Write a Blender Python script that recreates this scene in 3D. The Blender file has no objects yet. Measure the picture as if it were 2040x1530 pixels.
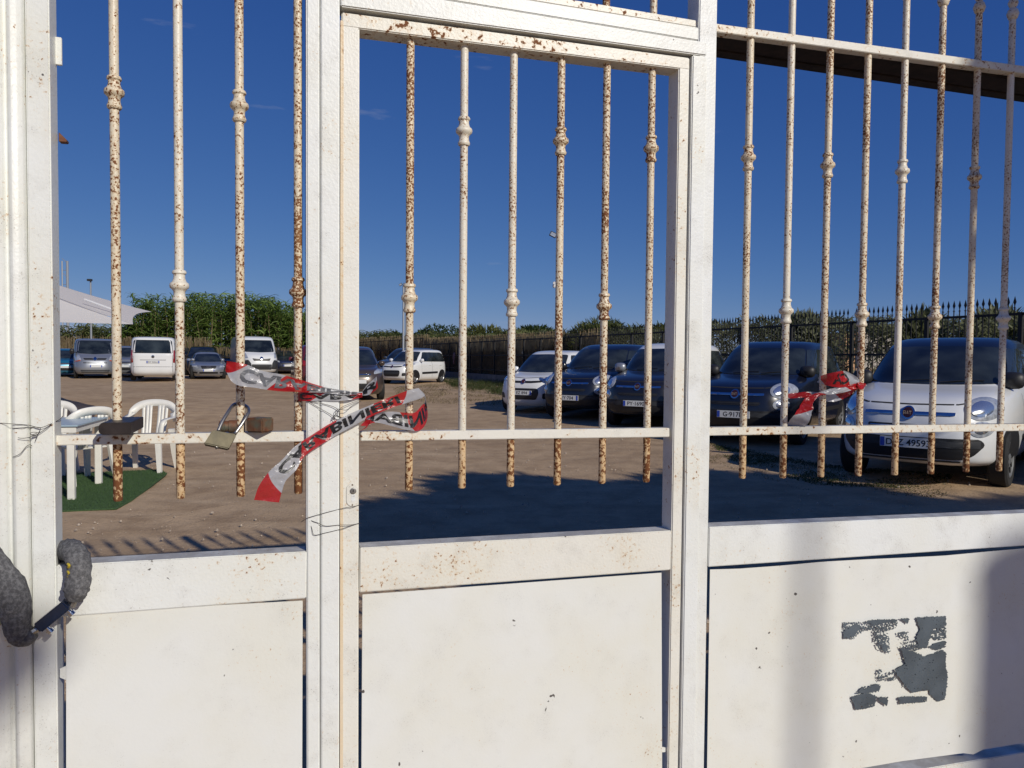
import bpy, bmesh, math, random
from mathutils import Vector, Matrix, noise
from mathutils.bvhtree import BVHTree
R = math.radians
rnd = random.Random(7)
S = bpy.context.scene
C = S.collection

# ------------------------------------------------------------------ camera
EYE = 1.5
FPX, CX, CY = 1500.0, 1020.0, 765.0
PITCH, ROLL = R(1.95), 0.0085
_f = Vector((0, math.cos(PITCH), -math.sin(PITCH)))
_r0 = Vector((1, 0, 0)); _u0 = Vector((0, math.sin(PITCH), math.cos(PITCH)))
_r = _r0*math.cos(ROLL) + _u0*math.sin(ROLL)
_u = _u0*math.cos(ROLL) - _r0*math.sin(ROLL)
EYEV = Vector((0, 0, EYE))
cam = bpy.data.cameras.new('camera'); camo = bpy.data.objects.new('camera', cam); C.objects.link(camo)
cam.sensor_width = 36.0; cam.lens = FPX/2040*36.0; cam.clip_start = 0.05; cam.clip_end = 6000
m = Matrix.Identity(4)
for i in range(3):
    m[i][0] = _r[i]; m[i][1] = _u[i]; m[i][2] = -_f[i]; m[i][3] = EYEV[i]
camo.matrix_world = m
S.camera = camo

# ------------------------------------------------------------------ light
SUN_EL, SUN_AZ = R(29.2), R(39)          # light travels forward and to the left by SUN_AZ
LDIR = Vector((-math.sin(SUN_AZ)*math.cos(SUN_EL), math.cos(SUN_AZ)*math.cos(SUN_EL), -math.sin(SUN_EL)))
w = bpy.data.worlds.new('World'); S.world = w; w.use_nodes = True
nt = w.node_tree; nt.nodes.clear()
sky = nt.nodes.new('ShaderNodeTexSky'); sky.sky_type = 'NISHITA'; sky.sun_disc = False
sky.sun_elevation = SUN_EL; sky.sun_rotation = math.pi - SUN_AZ
sky.air_density = 0.6; sky.dust_density = 0.1; sky.ozone_density = 10; sky.altitude = 0
bg = nt.nodes.new('ShaderNodeBackground'); bg.inputs[1].default_value = 0.066
wo = nt.nodes.new('ShaderNodeOutputWorld')
# thin wisps of high cloud, the same all round the sky
tcw = nt.nodes.new('ShaderNodeTexCoord'); mpw = nt.nodes.new('ShaderNodeMapping'); mpw.inputs['Scale'].default_value = (3.2, 3.2, 17)
mpw.inputs['Location'].default_value = (1.3, 0.4, 2.1)
nzw = nt.nodes.new('ShaderNodeTexNoise'); nzw.inputs['Scale'].default_value = 1.6; nzw.inputs['Detail'].default_value = 7; nzw.inputs['Roughness'].default_value = .55
rpw = nt.nodes.new('ShaderNodeValToRGB'); rpw.color_ramp.elements[0].position = .66; rpw.color_ramp.elements[1].position = .86
rpw.color_ramp.elements[1].color = (.45, .45, .45, 1)
mxw = nt.nodes.new('ShaderNodeMixRGB'); mxw.inputs[2].default_value = (6.5, 6.6, 7.2, 1)
L = nt.links.new
sx_ = nt.nodes.new('ShaderNodeSeparateColor'); cb_ = nt.nodes.new('ShaderNodeCombineColor'); L(sky.outputs[0], sx_.inputs[0])   # grade of the whole sky: deeper, less cyan blue
for i_, (m_, t_, g_) in enumerate(((.736, .76, 1.12), (2.04, 2.08, .80), (5.36, 5.6, .45))):
    d_ = nt.nodes.new('ShaderNodeMath'); d_.operation = 'DIVIDE'; d_.inputs[1].default_value = m_; L(sx_.outputs[i_], d_.inputs[0])
    p_ = nt.nodes.new('ShaderNodeMath'); p_.operation = 'POWER'; p_.inputs[1].default_value = g_; L(d_.outputs[0], p_.inputs[0])
    q_ = nt.nodes.new('ShaderNodeMath'); q_.operation = 'MULTIPLY'; q_.inputs[1].default_value = t_; L(p_.outputs[0], q_.inputs[0]); L(q_.outputs[0], cb_.inputs[i_])
L(tcw.outputs['Generated'], mpw.inputs[0]); L(mpw.outputs[0], nzw.inputs[0]); L(nzw.outputs[0], rpw.inputs[0])
L(rpw.outputs[0], mxw.inputs[0]); L(cb_.outputs[0], mxw.inputs[1]); L(mxw.outputs[0], bg.inputs[0]); L(bg.outputs[0], wo.inputs[0])
sl = bpy.data.lights.new('sun', 'SUN'); sl.energy = 3.4; sl.angle = R(0.53); sl.color = (1, .94, .84)
so = bpy.data.objects.new('sun', sl); C.objects.link(so); so.rotation_euler = LDIR.to_track_quat('-Z', 'Y').to_euler()
so.location = (8, -8, 8)
vs = S.view_settings; vs.view_transform = 'Standard'; vs.look = 'None'; vs.exposure = 0.0; vs.gamma = 1.0
try: vs.use_curve_mapping = False
except Exception: pass

# ------------------------------------------------------------------ pixel -> direction -> point on what it touches
def ray(px, py):
    return (_f + _r*((px-CX)/FPX) + _u*(-(py-CY)/FPX))
def at_y(px, py, y):
    d = ray(px, py); return EYEV + d*(y/d.y)
def gh(x, y):                                   # height of the yard
    return (0.0105*(y-2) if y > -10 else 0.0105*-12) + .016*max(0.0, min(x, 9.0)-.4)*max(0.0, min(1.0, (y-1)/3))
def on_ground(px, py):
    d = ray(px, py); t = 1.0
    for _ in range(90):
        p = EYEV + d*t; t += (p.z-gh(p.x, p.y))/max(1e-4, -(d.z-0.0105*d.y-.004))
    return EYEV + d*t
TH = R(17.5)
GO = Vector((0, 1.95, 0)); GA = Vector((math.cos(TH), math.sin(TH), 0)); GN = Vector((-math.sin(TH), math.cos(TH), 0))
def W(s, d, z): return GO + GA*s + GN*d + Vector((0, 0, z))
def G(px, py, d=0.0):                           # pixel -> (s, z) on the gate plane set back by d
    r = ray(px, py); t = (GO + GN*d - EYEV).dot(GN)/r.dot(GN); p = EYEV + r*t
    return ((p-GO).dot(GA), p.z)
def GW(px, py, d=0.0):
    s, z = G(px, py, d); return W(s, d, z)

# ------------------------------------------------------------------ scene helpers
MATW = {}
def tag(o, label=None, cat=None, group=None, kind=None):
    if label: o['label'] = label
    if cat: o['category'] = cat
    if group: o['group'] = group
    if kind: o['kind'] = kind
    return o
def thing(name, loc, rotz=0.0, label=None, cat=None, group=None):
    o = bpy.data.objects.new(name, None); C.objects.link(o); o.empty_display_size = .1
    o.location = loc; o.rotation_euler = (0, 0, rotz)
    MATW[o.name] = Matrix.Translation(Vector(loc)) @ Matrix.Rotation(rotz, 4, 'Z')
    return tag(o, label, cat, group)
def mesh_obj(name, verts, faces, mat, parent=None, smooth=True, local=False, uvs=None):
    """verts in world coordinates unless local"""
    me = bpy.data.meshes.new(name)
    vs_ = [Vector(v) for v in verts]
    loc = None
    if not local:
        if parent is not None:
            inv = MATW[parent.name].inverted(); vs_ = [inv @ v for v in vs_]
        else:
            n = max(1, len(vs_)); cx = sum(v.x for v in vs_)/n; cy = sum(v.y for v in vs_)/n; cz = min(v.z for v in vs_)
            loc = Vector((cx, cy, cz)); vs_ = [v-loc for v in vs_]
    me.from_pydata([tuple(v) for v in vs_], [], faces)
    if uvs:
        ul = me.uv_layers.new(name='UVMap')
        for p in me.polygons:
            for li in p.loop_indices: ul.data[li].uv = uvs[me.loops[li].vertex_index]
    if smooth is True: me.shade_smooth()
    elif smooth: 
        me.shade_smooth(); me.set_sharp_from_angle(angle=smooth)
    me.materials.append(mat)
    o = bpy.data.objects.new(name, me); C.objects.link(o)
    if parent is not None: o.parent = parent; MATW[o.name] = MATW[parent.name]
    else:
        if loc is not None: o.location = loc
        MATW[o.name] = Matrix.Translation(loc) if loc is not None else Matrix.Identity(4)
    return o
def bm_obj(name, bm, mat, parent=None, smooth=R(35), local=False):
    v = [x.co.copy() for x in bm.verts]; bm.verts.index_update()
    f = [[x.index for x in y.verts] for y in bm.faces]; bm.free()
    return mesh_obj(name, v, f, mat, parent, smooth, local)
def prism(bm, pts, axis_off, bevel=0.0, seg=2):
    """pts: loop of world points; extruded by vector axis_off; bevelled"""
    b = bmesh.new()
    v0 = [b.verts.new(p) for p in pts]; v1 = [b.verts.new(Vector(p)+axis_off) for p in pts]
    n = len(pts)
    b.faces.new(v0); b.faces.new(v1[::-1])
    for i in range(n): b.faces.new((v0[i], v1[i], v1[(i+1) % n], v0[(i+1) % n]))
    bmesh.ops.recalc_face_normals(b, faces=b.faces)
    if bevel: bmesh.ops.bevel(b, geom=list(b.edges), offset=bevel, segments=seg, affect='EDGES', clamp_overlap=True)
    merge(bm, b)
def merge(bm, b):
    b.verts.index_update(); mp = [bm.verts.new(v.co) for v in b.verts]
    for f in b.faces:
        try: bm.faces.new([mp[v.index] for v in f.verts])
        except ValueError: pass
    b.free()
def box_pts(c, hx, hy, hz, M=None):
    M = M or Matrix.Identity(3); c = Vector(c)
    return [c + M @ Vector((x*hx, -hy, z*hz)) for x, z in ((-1, -1), (1, -1), (1, 1), (-1, 1))], M @ Vector((0, 2*hy, 0))
def add_box(bm, c, hx, hy, hz, M=None, bevel=0.0):
    p, a = box_pts(c, hx, hy, hz, M); prism(bm, p, a, bevel)
def ring_mesh(rings, cap=True, closed=True):
    V = []; F = []; n = len(rings[0])
    for r in rings: V += r
    for i in range(len(rings)-1):
        for j in range(n if closed else n-1):
            k = (j+1) % n; F.append((i*n+j, i*n+k, (i+1)*n+k, (i+1)*n+j))
    if cap and closed:
        F.append(tuple(range(n))[::-1]); F.append(tuple((len(rings)-1)*n+j for j in range(n)))
    return V, F
def add_raw(bm, V, F):
    vs_ = [bm.verts.new(v) for v in V]
    for f in F:
        try: bm.faces.new([vs_[i] for i in f])
        except ValueError: pass
def catmull(P, n):
    P = [Vector(p) for p in P]; out = []
    if len(P) < 3:
        return [P[0].lerp(P[-1], i/n) for i in range(n+1)]
    Q = [P[0]*2-P[1]] + P + [P[-1]*2-P[-2]]
    segs = len(P)-1
    for i in range(n+1):
        t = i/n*segs; k = min(int(t), segs-1); t -= k
        a, b, c, d = Q[k:k+4]
        out.append(.5*((2*b) + (c-a)*t + (2*a-5*b+4*c-d)*t*t + (3*b-a-3*c+d)*t*t*t))
    return out
def tube(bm, path, rad, n=8, sub=0, flat=None, cap=True, wr=0.0):
    """tube along world path; rad a number or list; flat=(dirvector, ratio) squashes along a direction"""
    P = [Vector(p) for p in path]
    rs = list(rad) if hasattr(rad, '__len__') else [rad]*len(P)
    if sub:
        Q = catmull(P, sub); RR = catmull([Vector((r, 0, 0)) for r in rs], sub); P = Q; rs = [r.x for r in RR]
    rings = []; prev = None
    for i, p in enumerate(P):
        t = (P[min(i+1, len(P)-1)]-P[max(i-1, 0)]).normalized()
        if prev is None:
            a = Vector((0, 0, 1)) if abs(t.z) < .9 else Vector((1, 0, 0))
            x = t.cross(a).normalized()
        else:
            x = (prev - t*prev.dot(t)).normalized()
        prev = x; y = t.cross(x)
        ring = []
        for j in range(n):
            an = 2*math.pi*j/n; r_ = rs[i]
            if wr: r_ *= 1 + wr*noise.noise(Vector((i*.55, j*.8, 3.1)))
            o = x*math.cos(an)*r_ + y*math.sin(an)*r_
            if flat: o -= flat[0]*o.dot(flat[0])*(1-flat[1])
            ring.append(p+o)
        rings.append(ring)
    V, F = ring_mesh(rings, cap); add_raw(bm, V, F)
def lathe(bm, c, prof, n=14):
    """prof list of (dz, r) from top to bottom"""
    c = Vector(c)
    rings = [[c + Vector((r*math.cos(2*math.pi*j/n), r*math.sin(2*math.pi*j/n), dz)) for j in range(n)] for dz, r in prof]
    V, F = ring_mesh(rings); add_raw(bm, V, F)
def lathe_axis(bm, c, ax, prof, n=20):
    ax = Vector(ax).normalized(); x = ax.orthogonal().normalized(); y = ax.cross(x); c = Vector(c)
    rings = [[c + ax*h + x*(r*math.cos(2*math.pi*j/n)) + y*(r*math.sin(2*math.pi*j/n)) for j in range(n)] for h, r in prof]
    V, F = ring_mesh(rings); add_raw(bm, V, F)
def text_mesh(body, size=1.0, bold=0.0):
    """flat text -> (verts, faces), lower left at 0,0, cap height about .7*size; returns width too"""
    cu = bpy.data.curves.new('lettering', 'FONT'); cu.body = body; cu.size = size; cu.offset = bold; cu.resolution_u = 3
    ob = bpy.data.objects.new('lettering', cu); C.objects.link(ob)
    dg = bpy.context.evaluated_depsgraph_get(); ev = ob.evaluated_get(dg); me = ev.to_mesh()
    V = [v.co.copy() for v in me.vertices]; F = [tuple(p.vertices) for p in me.polygons]
    ev.to_mesh_clear(); bpy.data.objects.remove(ob); bpy.data.curves.remove(cu)
    x0 = min(v.x for v in V); x1 = max(v.x for v in V); y0 = min(v.y for v in V); y1 = max(v.y for v in V)
    V = [Vector((v.x-x0, v.y-y0, 0)) for v in V]
    return V, F, x1-x0, y1-y0

# ------------------------------------------------------------------ materials
class N:
    def __init__(s, name):
        s.m = bpy.data.materials.new(name); s.m.use_nodes = True; s.t = s.m.node_tree; s.t.nodes.clear()
        s.out = s.t.nodes.new('ShaderNodeOutputMaterial'); s.b = s.t.nodes.new('ShaderNodeBsdfPrincipled')
        s.t.links.new(s.b.outputs[0], s.out.inputs[0])
    def n(s, typ, **k):
        nd = s.t.nodes.new('ShaderNode'+typ)
        for a, b in k.items(): setattr(nd, a, b)
        return nd
    def l(s, a, b): s.t.links.new(a, b)
    def set(s, **k):
        for a, b in k.items():
            s.b.inputs[a.replace('_', ' ')].default_value = b
        return s
    def noise(s, scale, detail=3, rough=.55, co=None, dim='3D', w=None, dist=0.0):
        x = s.n('TexNoise', noise_dimensions=dim); x.inputs['Scale'].default_value = scale; x.inputs['Detail'].default_value = detail
        x.inputs['Roughness'].default_value = rough; x.inputs['Distortion'].default_value = dist
        if co is not None: s.l(co, x.inputs['Vector'])
        if w is not None: s.l(w, x.inputs['W'])
        return x.outputs[0]
    def ramp(s, fac, p0, p1, c0=(0, 0, 0, 1), c1=(1, 1, 1, 1)):
        x = s.n('ValToRGB'); e = x.color_ramp.elements; e[0].position = p0; e[1].position = p1; e[0].color = c0; e[1].color = c1
        s.l(fac, x.inputs[0]); return x.outputs[0]
    def mix(s, fac, a, b, mode='MIX'):
        x = s.n('MixRGB', blend_type=mode)
        for k, v in ((0, fac), (1, a), (2, b)):
            if hasattr(v, 'is_output'): s.l(v, x.inputs[k])
            elif k == 0: x.inputs[0].default_value = v
            else: x.inputs[k].default_value = tuple(v)+(1,) if len(v) == 3 else v
        return x.outputs[0]
    def math(s, op, a, b=0.0, clamp=False):
        x = s.n('Math', operation=op, use_clamp=clamp)
        for k, v in ((0, a), (1, b)):
            if hasattr(v, 'is_output'): s.l(v, x.inputs[k])
            else: x.inputs[k].default_value = v
        return x.outputs[0]
    def co(s, which='Object', scale=None):
        x = s.n('TexCoord').outputs[which]
        if scale:
            mp = s.n('Mapping'); mp.inputs['Scale'].default_value = scale; s.l(x, mp.inputs[0]); x = mp.outputs[0]
        return x
    def rand(s, k=37.0): return s.math('MULTIPLY', s.n('ObjectInfo').outputs['Random'], k)
    def bump(s, h, strength=.3, dist=.002):
        x = s.n('Bump'); x.inputs['Strength'].default_value = strength; x.inputs['Distance'].default_value = dist
        s.l(h, x.inputs['Height']); s.l(x.outputs[0], s.b.inputs['Normal'])
    def col(s, c): s.l(c, s.b.inputs['Base Color'])
def simple(name, col, rough=.5, metal=0.0, var=0.0, vscale=8.0, coat=0.0, spec=None, bump=0.0, bscale=60):
    n = N(name); n.set(Roughness=rough, Metallic=metal, Base_Color=tuple(col)+(1,))
    if coat: n.set(Coat_Weight=coat, Coat_Roughness=.05)
    if spec is not None: n.b.inputs['Specular IOR Level'].default_value = spec
    if var:
        c = n.co(); f = n.noise(vscale, 4, co=c)
        n.col(n.mix(n.ramp(f, .3, .7), [x*(1-var) for x in col], [min(1, x*(1+var)) for x in col]))
    if bump: n.bump(n.noise(bscale, 4, co=n.co()), bump)
    return n.m
def gate_paint(name, base, spots, streak=.0, scale=95.0, chips=.0, peelk=1.1, grime=.32):
    """old gloss paint on steel: orange peel, dirt, stains, rust bleeding through in spots"""
    n = N(name); co = n.co(); w = n.rand()
    big = n.noise(4.0, 3, co=co, dim='4D', w=w)
    fine = n.noise(scale, 3, .6, co=co, dim='4D', w=w)
    mid = n.noise(14.0, 4, .6, co=co, dim='4D', w=w)
    st = n.noise(1.0, 4, .6, co=n.co(scale=(26, 26, 2.2)), dim='4D', w=w)
    c = n.mix(n.ramp(big, .35, .7), base, [base[0]*.97, base[1]*.95, base[2]*.88])
    c = n.mix(n.math('MULTIPLY', n.ramp(mid, .5, .8), grime), c, (.42, .40, .36))
    dens = n.math('ADD', fine, n.math('MULTIPLY', n.math('SUBTRACT', big, .5), .55))
    halo = n.ramp(dens, .60-spots, .76-spots)
    c = n.mix(n.math('MULTIPLY', halo, .75), c, (.60, .36, .14))
    core = n.ramp(dens, .69-spots, .73-spots)
    c = n.mix(core, c, (.17, .060, .018))
    if streak:
        c = n.mix(n.math('MULTIPLY', n.ramp(n.math('ADD', st, n.math('MULTIPLY', n.math('SUBTRACT', big, .5), .6)), .62, .85), streak), c, (.58, .34, .12))
    sp2 = n.noise(330, 2, .5, co=co, dim='4D', w=w); c = n.mix(n.math('MULTIPLY', n.ramp(n.math('ADD', sp2, n.math('MULTIPLY', n.math('SUBTRACT', mid, .5), .5)), .66, .74), grime*1.4), c, (.20, .18, .155))
    if chips:
        ch = n.noise(45, 2, .5, co=co, dim='4D', w=n.rand(91)); c = n.mix(n.ramp(n.math('ADD', ch, n.math('MULTIPLY', n.math('SUBTRACT', mid, .5), .3)), .765-chips, .785-chips), c, (.10, .09, .085))
    gz = n.n('SeparateXYZ'); n.l(n.n('NewGeometry').outputs['True Normal'], gz.inputs[0])          # dust lies on upward faces
    c = n.mix(n.math('MULTIPLY', n.math('MULTIPLY', n.ramp(gz.outputs[2], .75, .9), n.ramp(mid, .2, .55)), .7), c, (.30, .265, .21))
    n.col(c)
    n.l(n.ramp(core, 0, 1, (.42, .42, .42, 1), (.85, .85, .85, 1)), n.b.inputs['Roughness'])
    peel = n.noise(150, 3, .5, co=co)
    n.bump(n.math('ADD', n.math('MULTIPLY', peel, peelk), n.math('ADD', n.math('MULTIPLY', core, .9), mid)), .36, .0017)
    return n.m
M_FRAME = gate_paint('gate_frame_paint', (.765, .785, .765), -.035, .14, 110, .015)
M_FRAME2 = gate_paint('door_frame_paint', (.765, .79, .785), -.05, .08, 110, .008)
M_DOOR = gate_paint('door_paint', (.755, .75, .70), -.005, .34, 110, .03)
M_BAR = gate_paint('bar_paint', (.72, .645, .50), .155, .35, 185)
M_BARW = gate_paint('bar_paint_pale', (.75, .71, .61), .095, .3, 185)
M_STUB = gate_paint('bar_end_rust', (.68, .50, .30), .205, .5, 120)
M_RAIL = gate_paint('rail_paint', (.75, .735, .67), .055, .35, 75)
M_PANEL = gate_paint('panel_paint', (.755, .77, .745), -.075, .05, 150, .02, .35, .13)
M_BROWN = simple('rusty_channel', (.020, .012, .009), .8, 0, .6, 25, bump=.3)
M_BLACKBOX = simple('dark_brown_steel', (.035, .026, .024), .45, .3, .35, 30, bump=.15)
M_RUSTY = None
def _rusty():
    n = N('rusty_lock'); co = n.co(); a = n.noise(70, 4, co=co); b = n.noise(22, 3, co=co)
    n.col(n.mix(n.ramp(b, .42, .6), n.mix(n.ramp(a, .35, .7), (.13, .045, .025), (.24, .11, .05)), (.12, .125, .09)))
    n.set(Roughness=.7, Metallic=.35); n.bump(a, .4); return n.m
M_RUSTY = _rusty()
M_BRASS = simple('old_brass', (.105, .088, .045), .5, .25, .3, 40, bump=.1, bscale=120)
M_STEEL = simple('worn_steel', (.36, .35, .33), .35, .9, .2, 60)
M_CHROME = simple('chrome', (.62, .64, .68), .12, 1.0)
M_CHROMEB = simple('blued_chrome', (.03, .05, .11), .18, .7, .3, 20, coat=.8)
M_BLACK = simple('black_plastic', (.015, .015, .016), .5)
M_WIRE = simple('thin_iron_wire', (.10, .095, .09), .55, .6)
M_STICK = simple('torn_grey_vinyl', (.08, .10, .12), .5, 0, .3, 9)
# ================================================================== the yard
def _ground():
    n = N('dirt'); co = n.co('Object'); 
    a = n.noise(.35, 5, .6, co=co); b = n.noise(2.6, 6, .65, co=co); f = n.noise(38, 4, .65, co=co)
    sx = n.co('Object', (.55, 2.6, 1)); trk = n.noise(1.1, 5, .6, co=sx)
    c = n.mix(n.ramp(a, .3, .7), (0.410, 0.286, 0.172), (0.524, 0.381, 0.238))
    c = n.mix(n.math('MULTIPLY', n.ramp(b, .42, .68), .85), c, (0.308, 0.211, 0.127))
    c = n.mix(n.math('MULTIPLY', n.ramp(trk, .55, .72), .45), c, (0.616, 0.469, 0.303))
    vor = n.n('TexVoronoi'); vor.inputs['Scale'].default_value = 16; n.l(co, vor.inputs['Vector'])
    peb = n.ramp(vor.outputs['Distance'], .10, .17, (1, 1, 1, 1), (0, 0, 0, 1))
    pm = n.math('MULTIPLY', peb, n.ramp(n.noise(1.7, 3, co=co), .5, .62))
    c = n.mix(pm, c, (0.627, 0.515, 0.361)); c = n.mix(n.math('MULTIPLY', n.ramp(f, .5, .8), .5), c, (0.274, 0.191, 0.115))
    n.col(c); n.set(Roughness=.95); n.b.inputs['Specular IOR Level'].default_value = .15
    n.bump(n.math('ADD', n.math('MULTIPLY', f, .5), n.math('ADD', b, n.math('MULTIPLY', pm, 1.2))), .75, .03); return n.m
M_DIRT = _ground()
def geo(a, b, s0, g):
    out = []; x = a; s = s0
    while x < b: out.append(x); x += s; s *= g
    return out + [b]
ys = [-v for v in geo(2.5, 300, 1.0, 1.35)][::-1] + [2.5+.1*i for i in range(1, 126)] + geo(15.2, 2500, .3, 1.045)
xp = [.12*i for i in range(1, 66)] + geo(8.1, 1500, .3, 1.07)
xs = [-v for v in xp][::-1] + [0] + xp
V = []
for y in ys:
    for x in xs:
        z = gh(x, min(y, 120))
        if 2.6 < y < 60: z += .016*noise.noise(Vector((x*.9, y*.9, 0))) + .007*noise.noise(Vector((x*3.1, y*3.1, 5))) - .01
        V.append((x, y, z))
nx = len(xs); F = [(j*nx+i, j*nx+i+1, (j+1)*nx+i+1, (j+1)*nx+i) for j in range(len(ys)-1) for i in range(nx-1)]
g_ = mesh_obj('ground', V, F, M_DIRT, None, True, local=True); tag(g_, 'bare brown dirt yard with pebbles and tyre marks', 'ground', kind='structure')

def scatter_stones(n, seed=3):
    r = random.Random(seed); V = []; F = []
    while n > 0:
        y = 3.2 + 22*r.random()**1.7; x = (r.random()*2-1)*(.75*y)
        if noise.noise(Vector((x*.6, y*.6, 9))) < -.15 + .5*r.random()-.25: continue
        n -= 1
        s = .003 + .013*r.random()**4; z = gh(x, y)+s*.2
        b = len(V); an = r.random()*6
        for k in range(5):
            q = an+k*1.2566; rr = s*(.7+.6*r.random()); V.append((x+rr*math.cos(q), y+rr*math.sin(q), z-.004))
        for k in range(4):
            q = an+.4+k*1.57; rr = s*(.35+.4*r.random()); V.append((x+rr*math.cos(q), y+rr*math.sin(q), z+s*(.5+.4*r.random())))
        F += [(b, b+1, b+5), (b+1, b+6, b+5), (b+1, b+2, b+6), (b+2, b+7, b+6), (b+2, b+3, b+7), (b+3, b+8, b+7), (b+3, b+4, b+8), (b+4, b+5, b+8), (b+4, b, b+5), (b+5, b+6, b+7, b+8)]
    return V, F
M_STONE = simple('pebbles', (.40, .33, .255), .9, 0, .3, 3)
V, F = scatter_stones(3600)
tag(mesh_obj('gravel', V, F, M_STONE, None, False), 'small pale stones scattered over the dirt', 'gravel', kind='stuff')

# ================================================================== the gate
TD = .06                                        # depth of the steel tubes
def gface(pix, d0=0.0): return [GW(x, y, d0) for x, y in pix]
def gbox(name, pix, mat, parent, d0=0.0, depth=TD, bevel=.0022, zmin=.07):
    p = gface(pix, d0)
    for q in p:
        if q.z < zmin: q.z = zmin
    bm = bmesh.new(); prism(bm, p, GN*depth, bevel); return bm_obj(name, bm, mat, parent)
def vline(p0, p1, y):                           # x on the pixel line p0-p1 at row y
    t = (y-p0[1])/(p1[1]-p0[1]); return p0[0]+(p1[0]-p0[0])*t
def stile(name, L0, L1, R0, R1, mat, parent, ztop, d0=0.0, depth=TD, zbot=.03, bev=.003):
    """an upright whose left and right pixel edges are given; truly vertical in space"""
    ym = 765
    sl_ = .5*(G(*L0, d0)[0]+G(*L1, d0)[0]); sr = .5*(G(*R0, d0)[0]+G(*R1, d0)[0])
    p = [W(sl_, d0, zbot), W(sr, d0, zbot), W(sr, d0, ztop), W(sl_, d0, ztop)]
    bm = bmesh.new(); prism(bm, p, GN*depth, bev); return bm_obj(name, bm, mat, parent), sl_, sr
def groot(name, px, py, label, cat, d=0.03, group=None):
    s, z = G(px, py, d); p = W(s, d, 0)
    return thing(name, p, TH, label, cat, group)
COLLAR = [(.036, .0085), (.036, .0135), (.033, .0155), (.029, .0155), (.026, .0125), (.018, .0128), (.010, .0155), (.006, .0205), (.001, .0215), (-.004, .0205),
          (-.008, .0160), (-.012, .0128), (-.020, .0125), (-.026, .0140), (-.029, .0158), (-.033, .0155), (-.036, .0135), (-.036, .0085)]
BD = .034                                       # bar centre line behind the front plane
BR = .0101
TOPZ = 2.80
def finial(parent, s, ztop, mat):
    bm = bmesh.new(); c = W(s, BD, ztop)
    lathe(bm, c, [(.12, .003), (.03, .014), (-.03, .022), (-.075, .020), (-.10, .012), (-.112, .008), (-.118, .012), (-.128, .0155), (-.138, .012), (-.144, .008), (-.150, .014), (-.163, .0185), (-.177, .014), (-.183, .009)])
    return bm_obj('finial', bm, mat, parent, True)
def bar(parent, top, bot, collar, mat, railz, ztop=None, spear=True):
    """round bar given by pixels of its visible top and free lower end; stub under the rail is rustier"""
    s = .5*(G(*top, BD)[0]+G(*bot, BD)[0]); zb = G(*bot, BD)[1]; zt = ztop if ztop else G(*top, BD)[1]
    bm = bmesh.new(); n = 16; zr = railz(s)
    zs = [zr + (zt-zr)*i/10 for i in range(11)]
    lathe(bm, W(s, BD, 0), [(z, BR) for z in zs[::-1]], n)
    b = bm_obj('bar', bm, mat, parent, R(50))
    bm = bmesh.new(); lathe(bm, W(s, BD, 0), [(zr, BR*.985), (zb+.003, BR*.985), (zb, BR*.8)], n); bm_obj('bar_end', bm, M_STUB, b, R(50))
    if collar is not None:
        bm = bmesh.new(); zc = G(vline(top, bot, collar), collar, BD)[1]; lathe(bm, W(s, BD, zc), COLLAR, 18); bm_obj('collar', bm, mat, b, R(40))
    if spear: finial(b, s, TOPZ, mat)
    return s
def zline(p0, p1, d):
    a = G(*p0, d); b = G(*p1, d)
    return lambda s: a[1]+(b[1]-a[1])*(s-a[0])/(b[0]-a[0])
BARTOP = TOPZ-.175
# ---- post on the left with fluted face
post = thing('gate_post', GW(20, 765, .03)*1.0, TH, 'white fluted steel gate post at the far left edge', 'gate post'); 
post.location.z = 0; MATW[post.name] = Matrix.Translation(post.location) @ Matrix.Rotation(TH, 4, 'Z')
s_a = .5*(G(12, 60)[0]+G(29, 1470)[0]); s_b = .5*(G(49, 60)[0]+G(66, 1470)[0])
prof = [(s_a-.16, .10), (s_a-.16, -.016), (s_a-.013, -.016), (s_a-.006, -.010), (s_a-.002, .000), (s_a+.002, -.002), (s_a+.006, -.011), (s_a+.012, -.014), (s_b-.012, -.010), (s_b-.004, -.005), (s_b-.0006, .004), (s_b-.0006, .10)]
bm = bmesh.new(); prism(bm, [W(s, d, 0.0) for s, d in prof], Vector((0, 0, 2.95)), .0008, 1); bm_obj('post_profile', bm, M_FRAME, post, R(60))
bm = bmesh.new(); prism(bm, [W(s_a-.18, -.03, 2.95), W(s_b-.001, -.03, 2.95), W(s_b-.001, .12, 2.95), W(s_a-.18, .12, 2.95)], Vector((0, 0, .05)), .006); bm_obj('post_cap', bm, M_FRAME, post)
# ---- left leaf
leaf = groot('gate_leaf', 360, 1500, 'left white gate leaf with four rusty bars and a plain lower sheet', 'gate', group='leaves of the white gate')
stile('stile', (50.5, 60), (67.5, 1470), (101, 60), (112.5, 1470), M_FRAME, leaf, 2.72)
stile('stile', (612, 60), (609.4, 1470), (638.8, 60), (635.2, 1470), M_FRAME2, leaf, 2.72)
gbox('wide_rail', [(113, 1230), (610.2, 1192), (610.8, 1098.5), (112, 1126.5)], M_FRAME, leaf, .0015, TD-.003)
gbox('mid_rail', [(110, 887.5), (612, 879.5), (612, 859.5), (110, 868)], M_RAIL, leaf, .018, .032, .0015)
gbox('sheet_panel', [(132, 1960), (601, 1960), (603, 1196.5), (131.5, 1222.5)], M_PANEL, leaf, .006, .002, .0006)
for a_, b_ in (((119, 1350), (134, 1332)), ((119, 1800), (134, 1782)), ((600, 1700), (611.5, 1685))):
    gbox('weld_tab', [(a_[0], a_[1]), (b_[0], a_[1]+6), (b_[0], b_[1]-6), (a_[0], b_[1])], M_PANEL, leaf, .009, .004, .0005)
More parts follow.
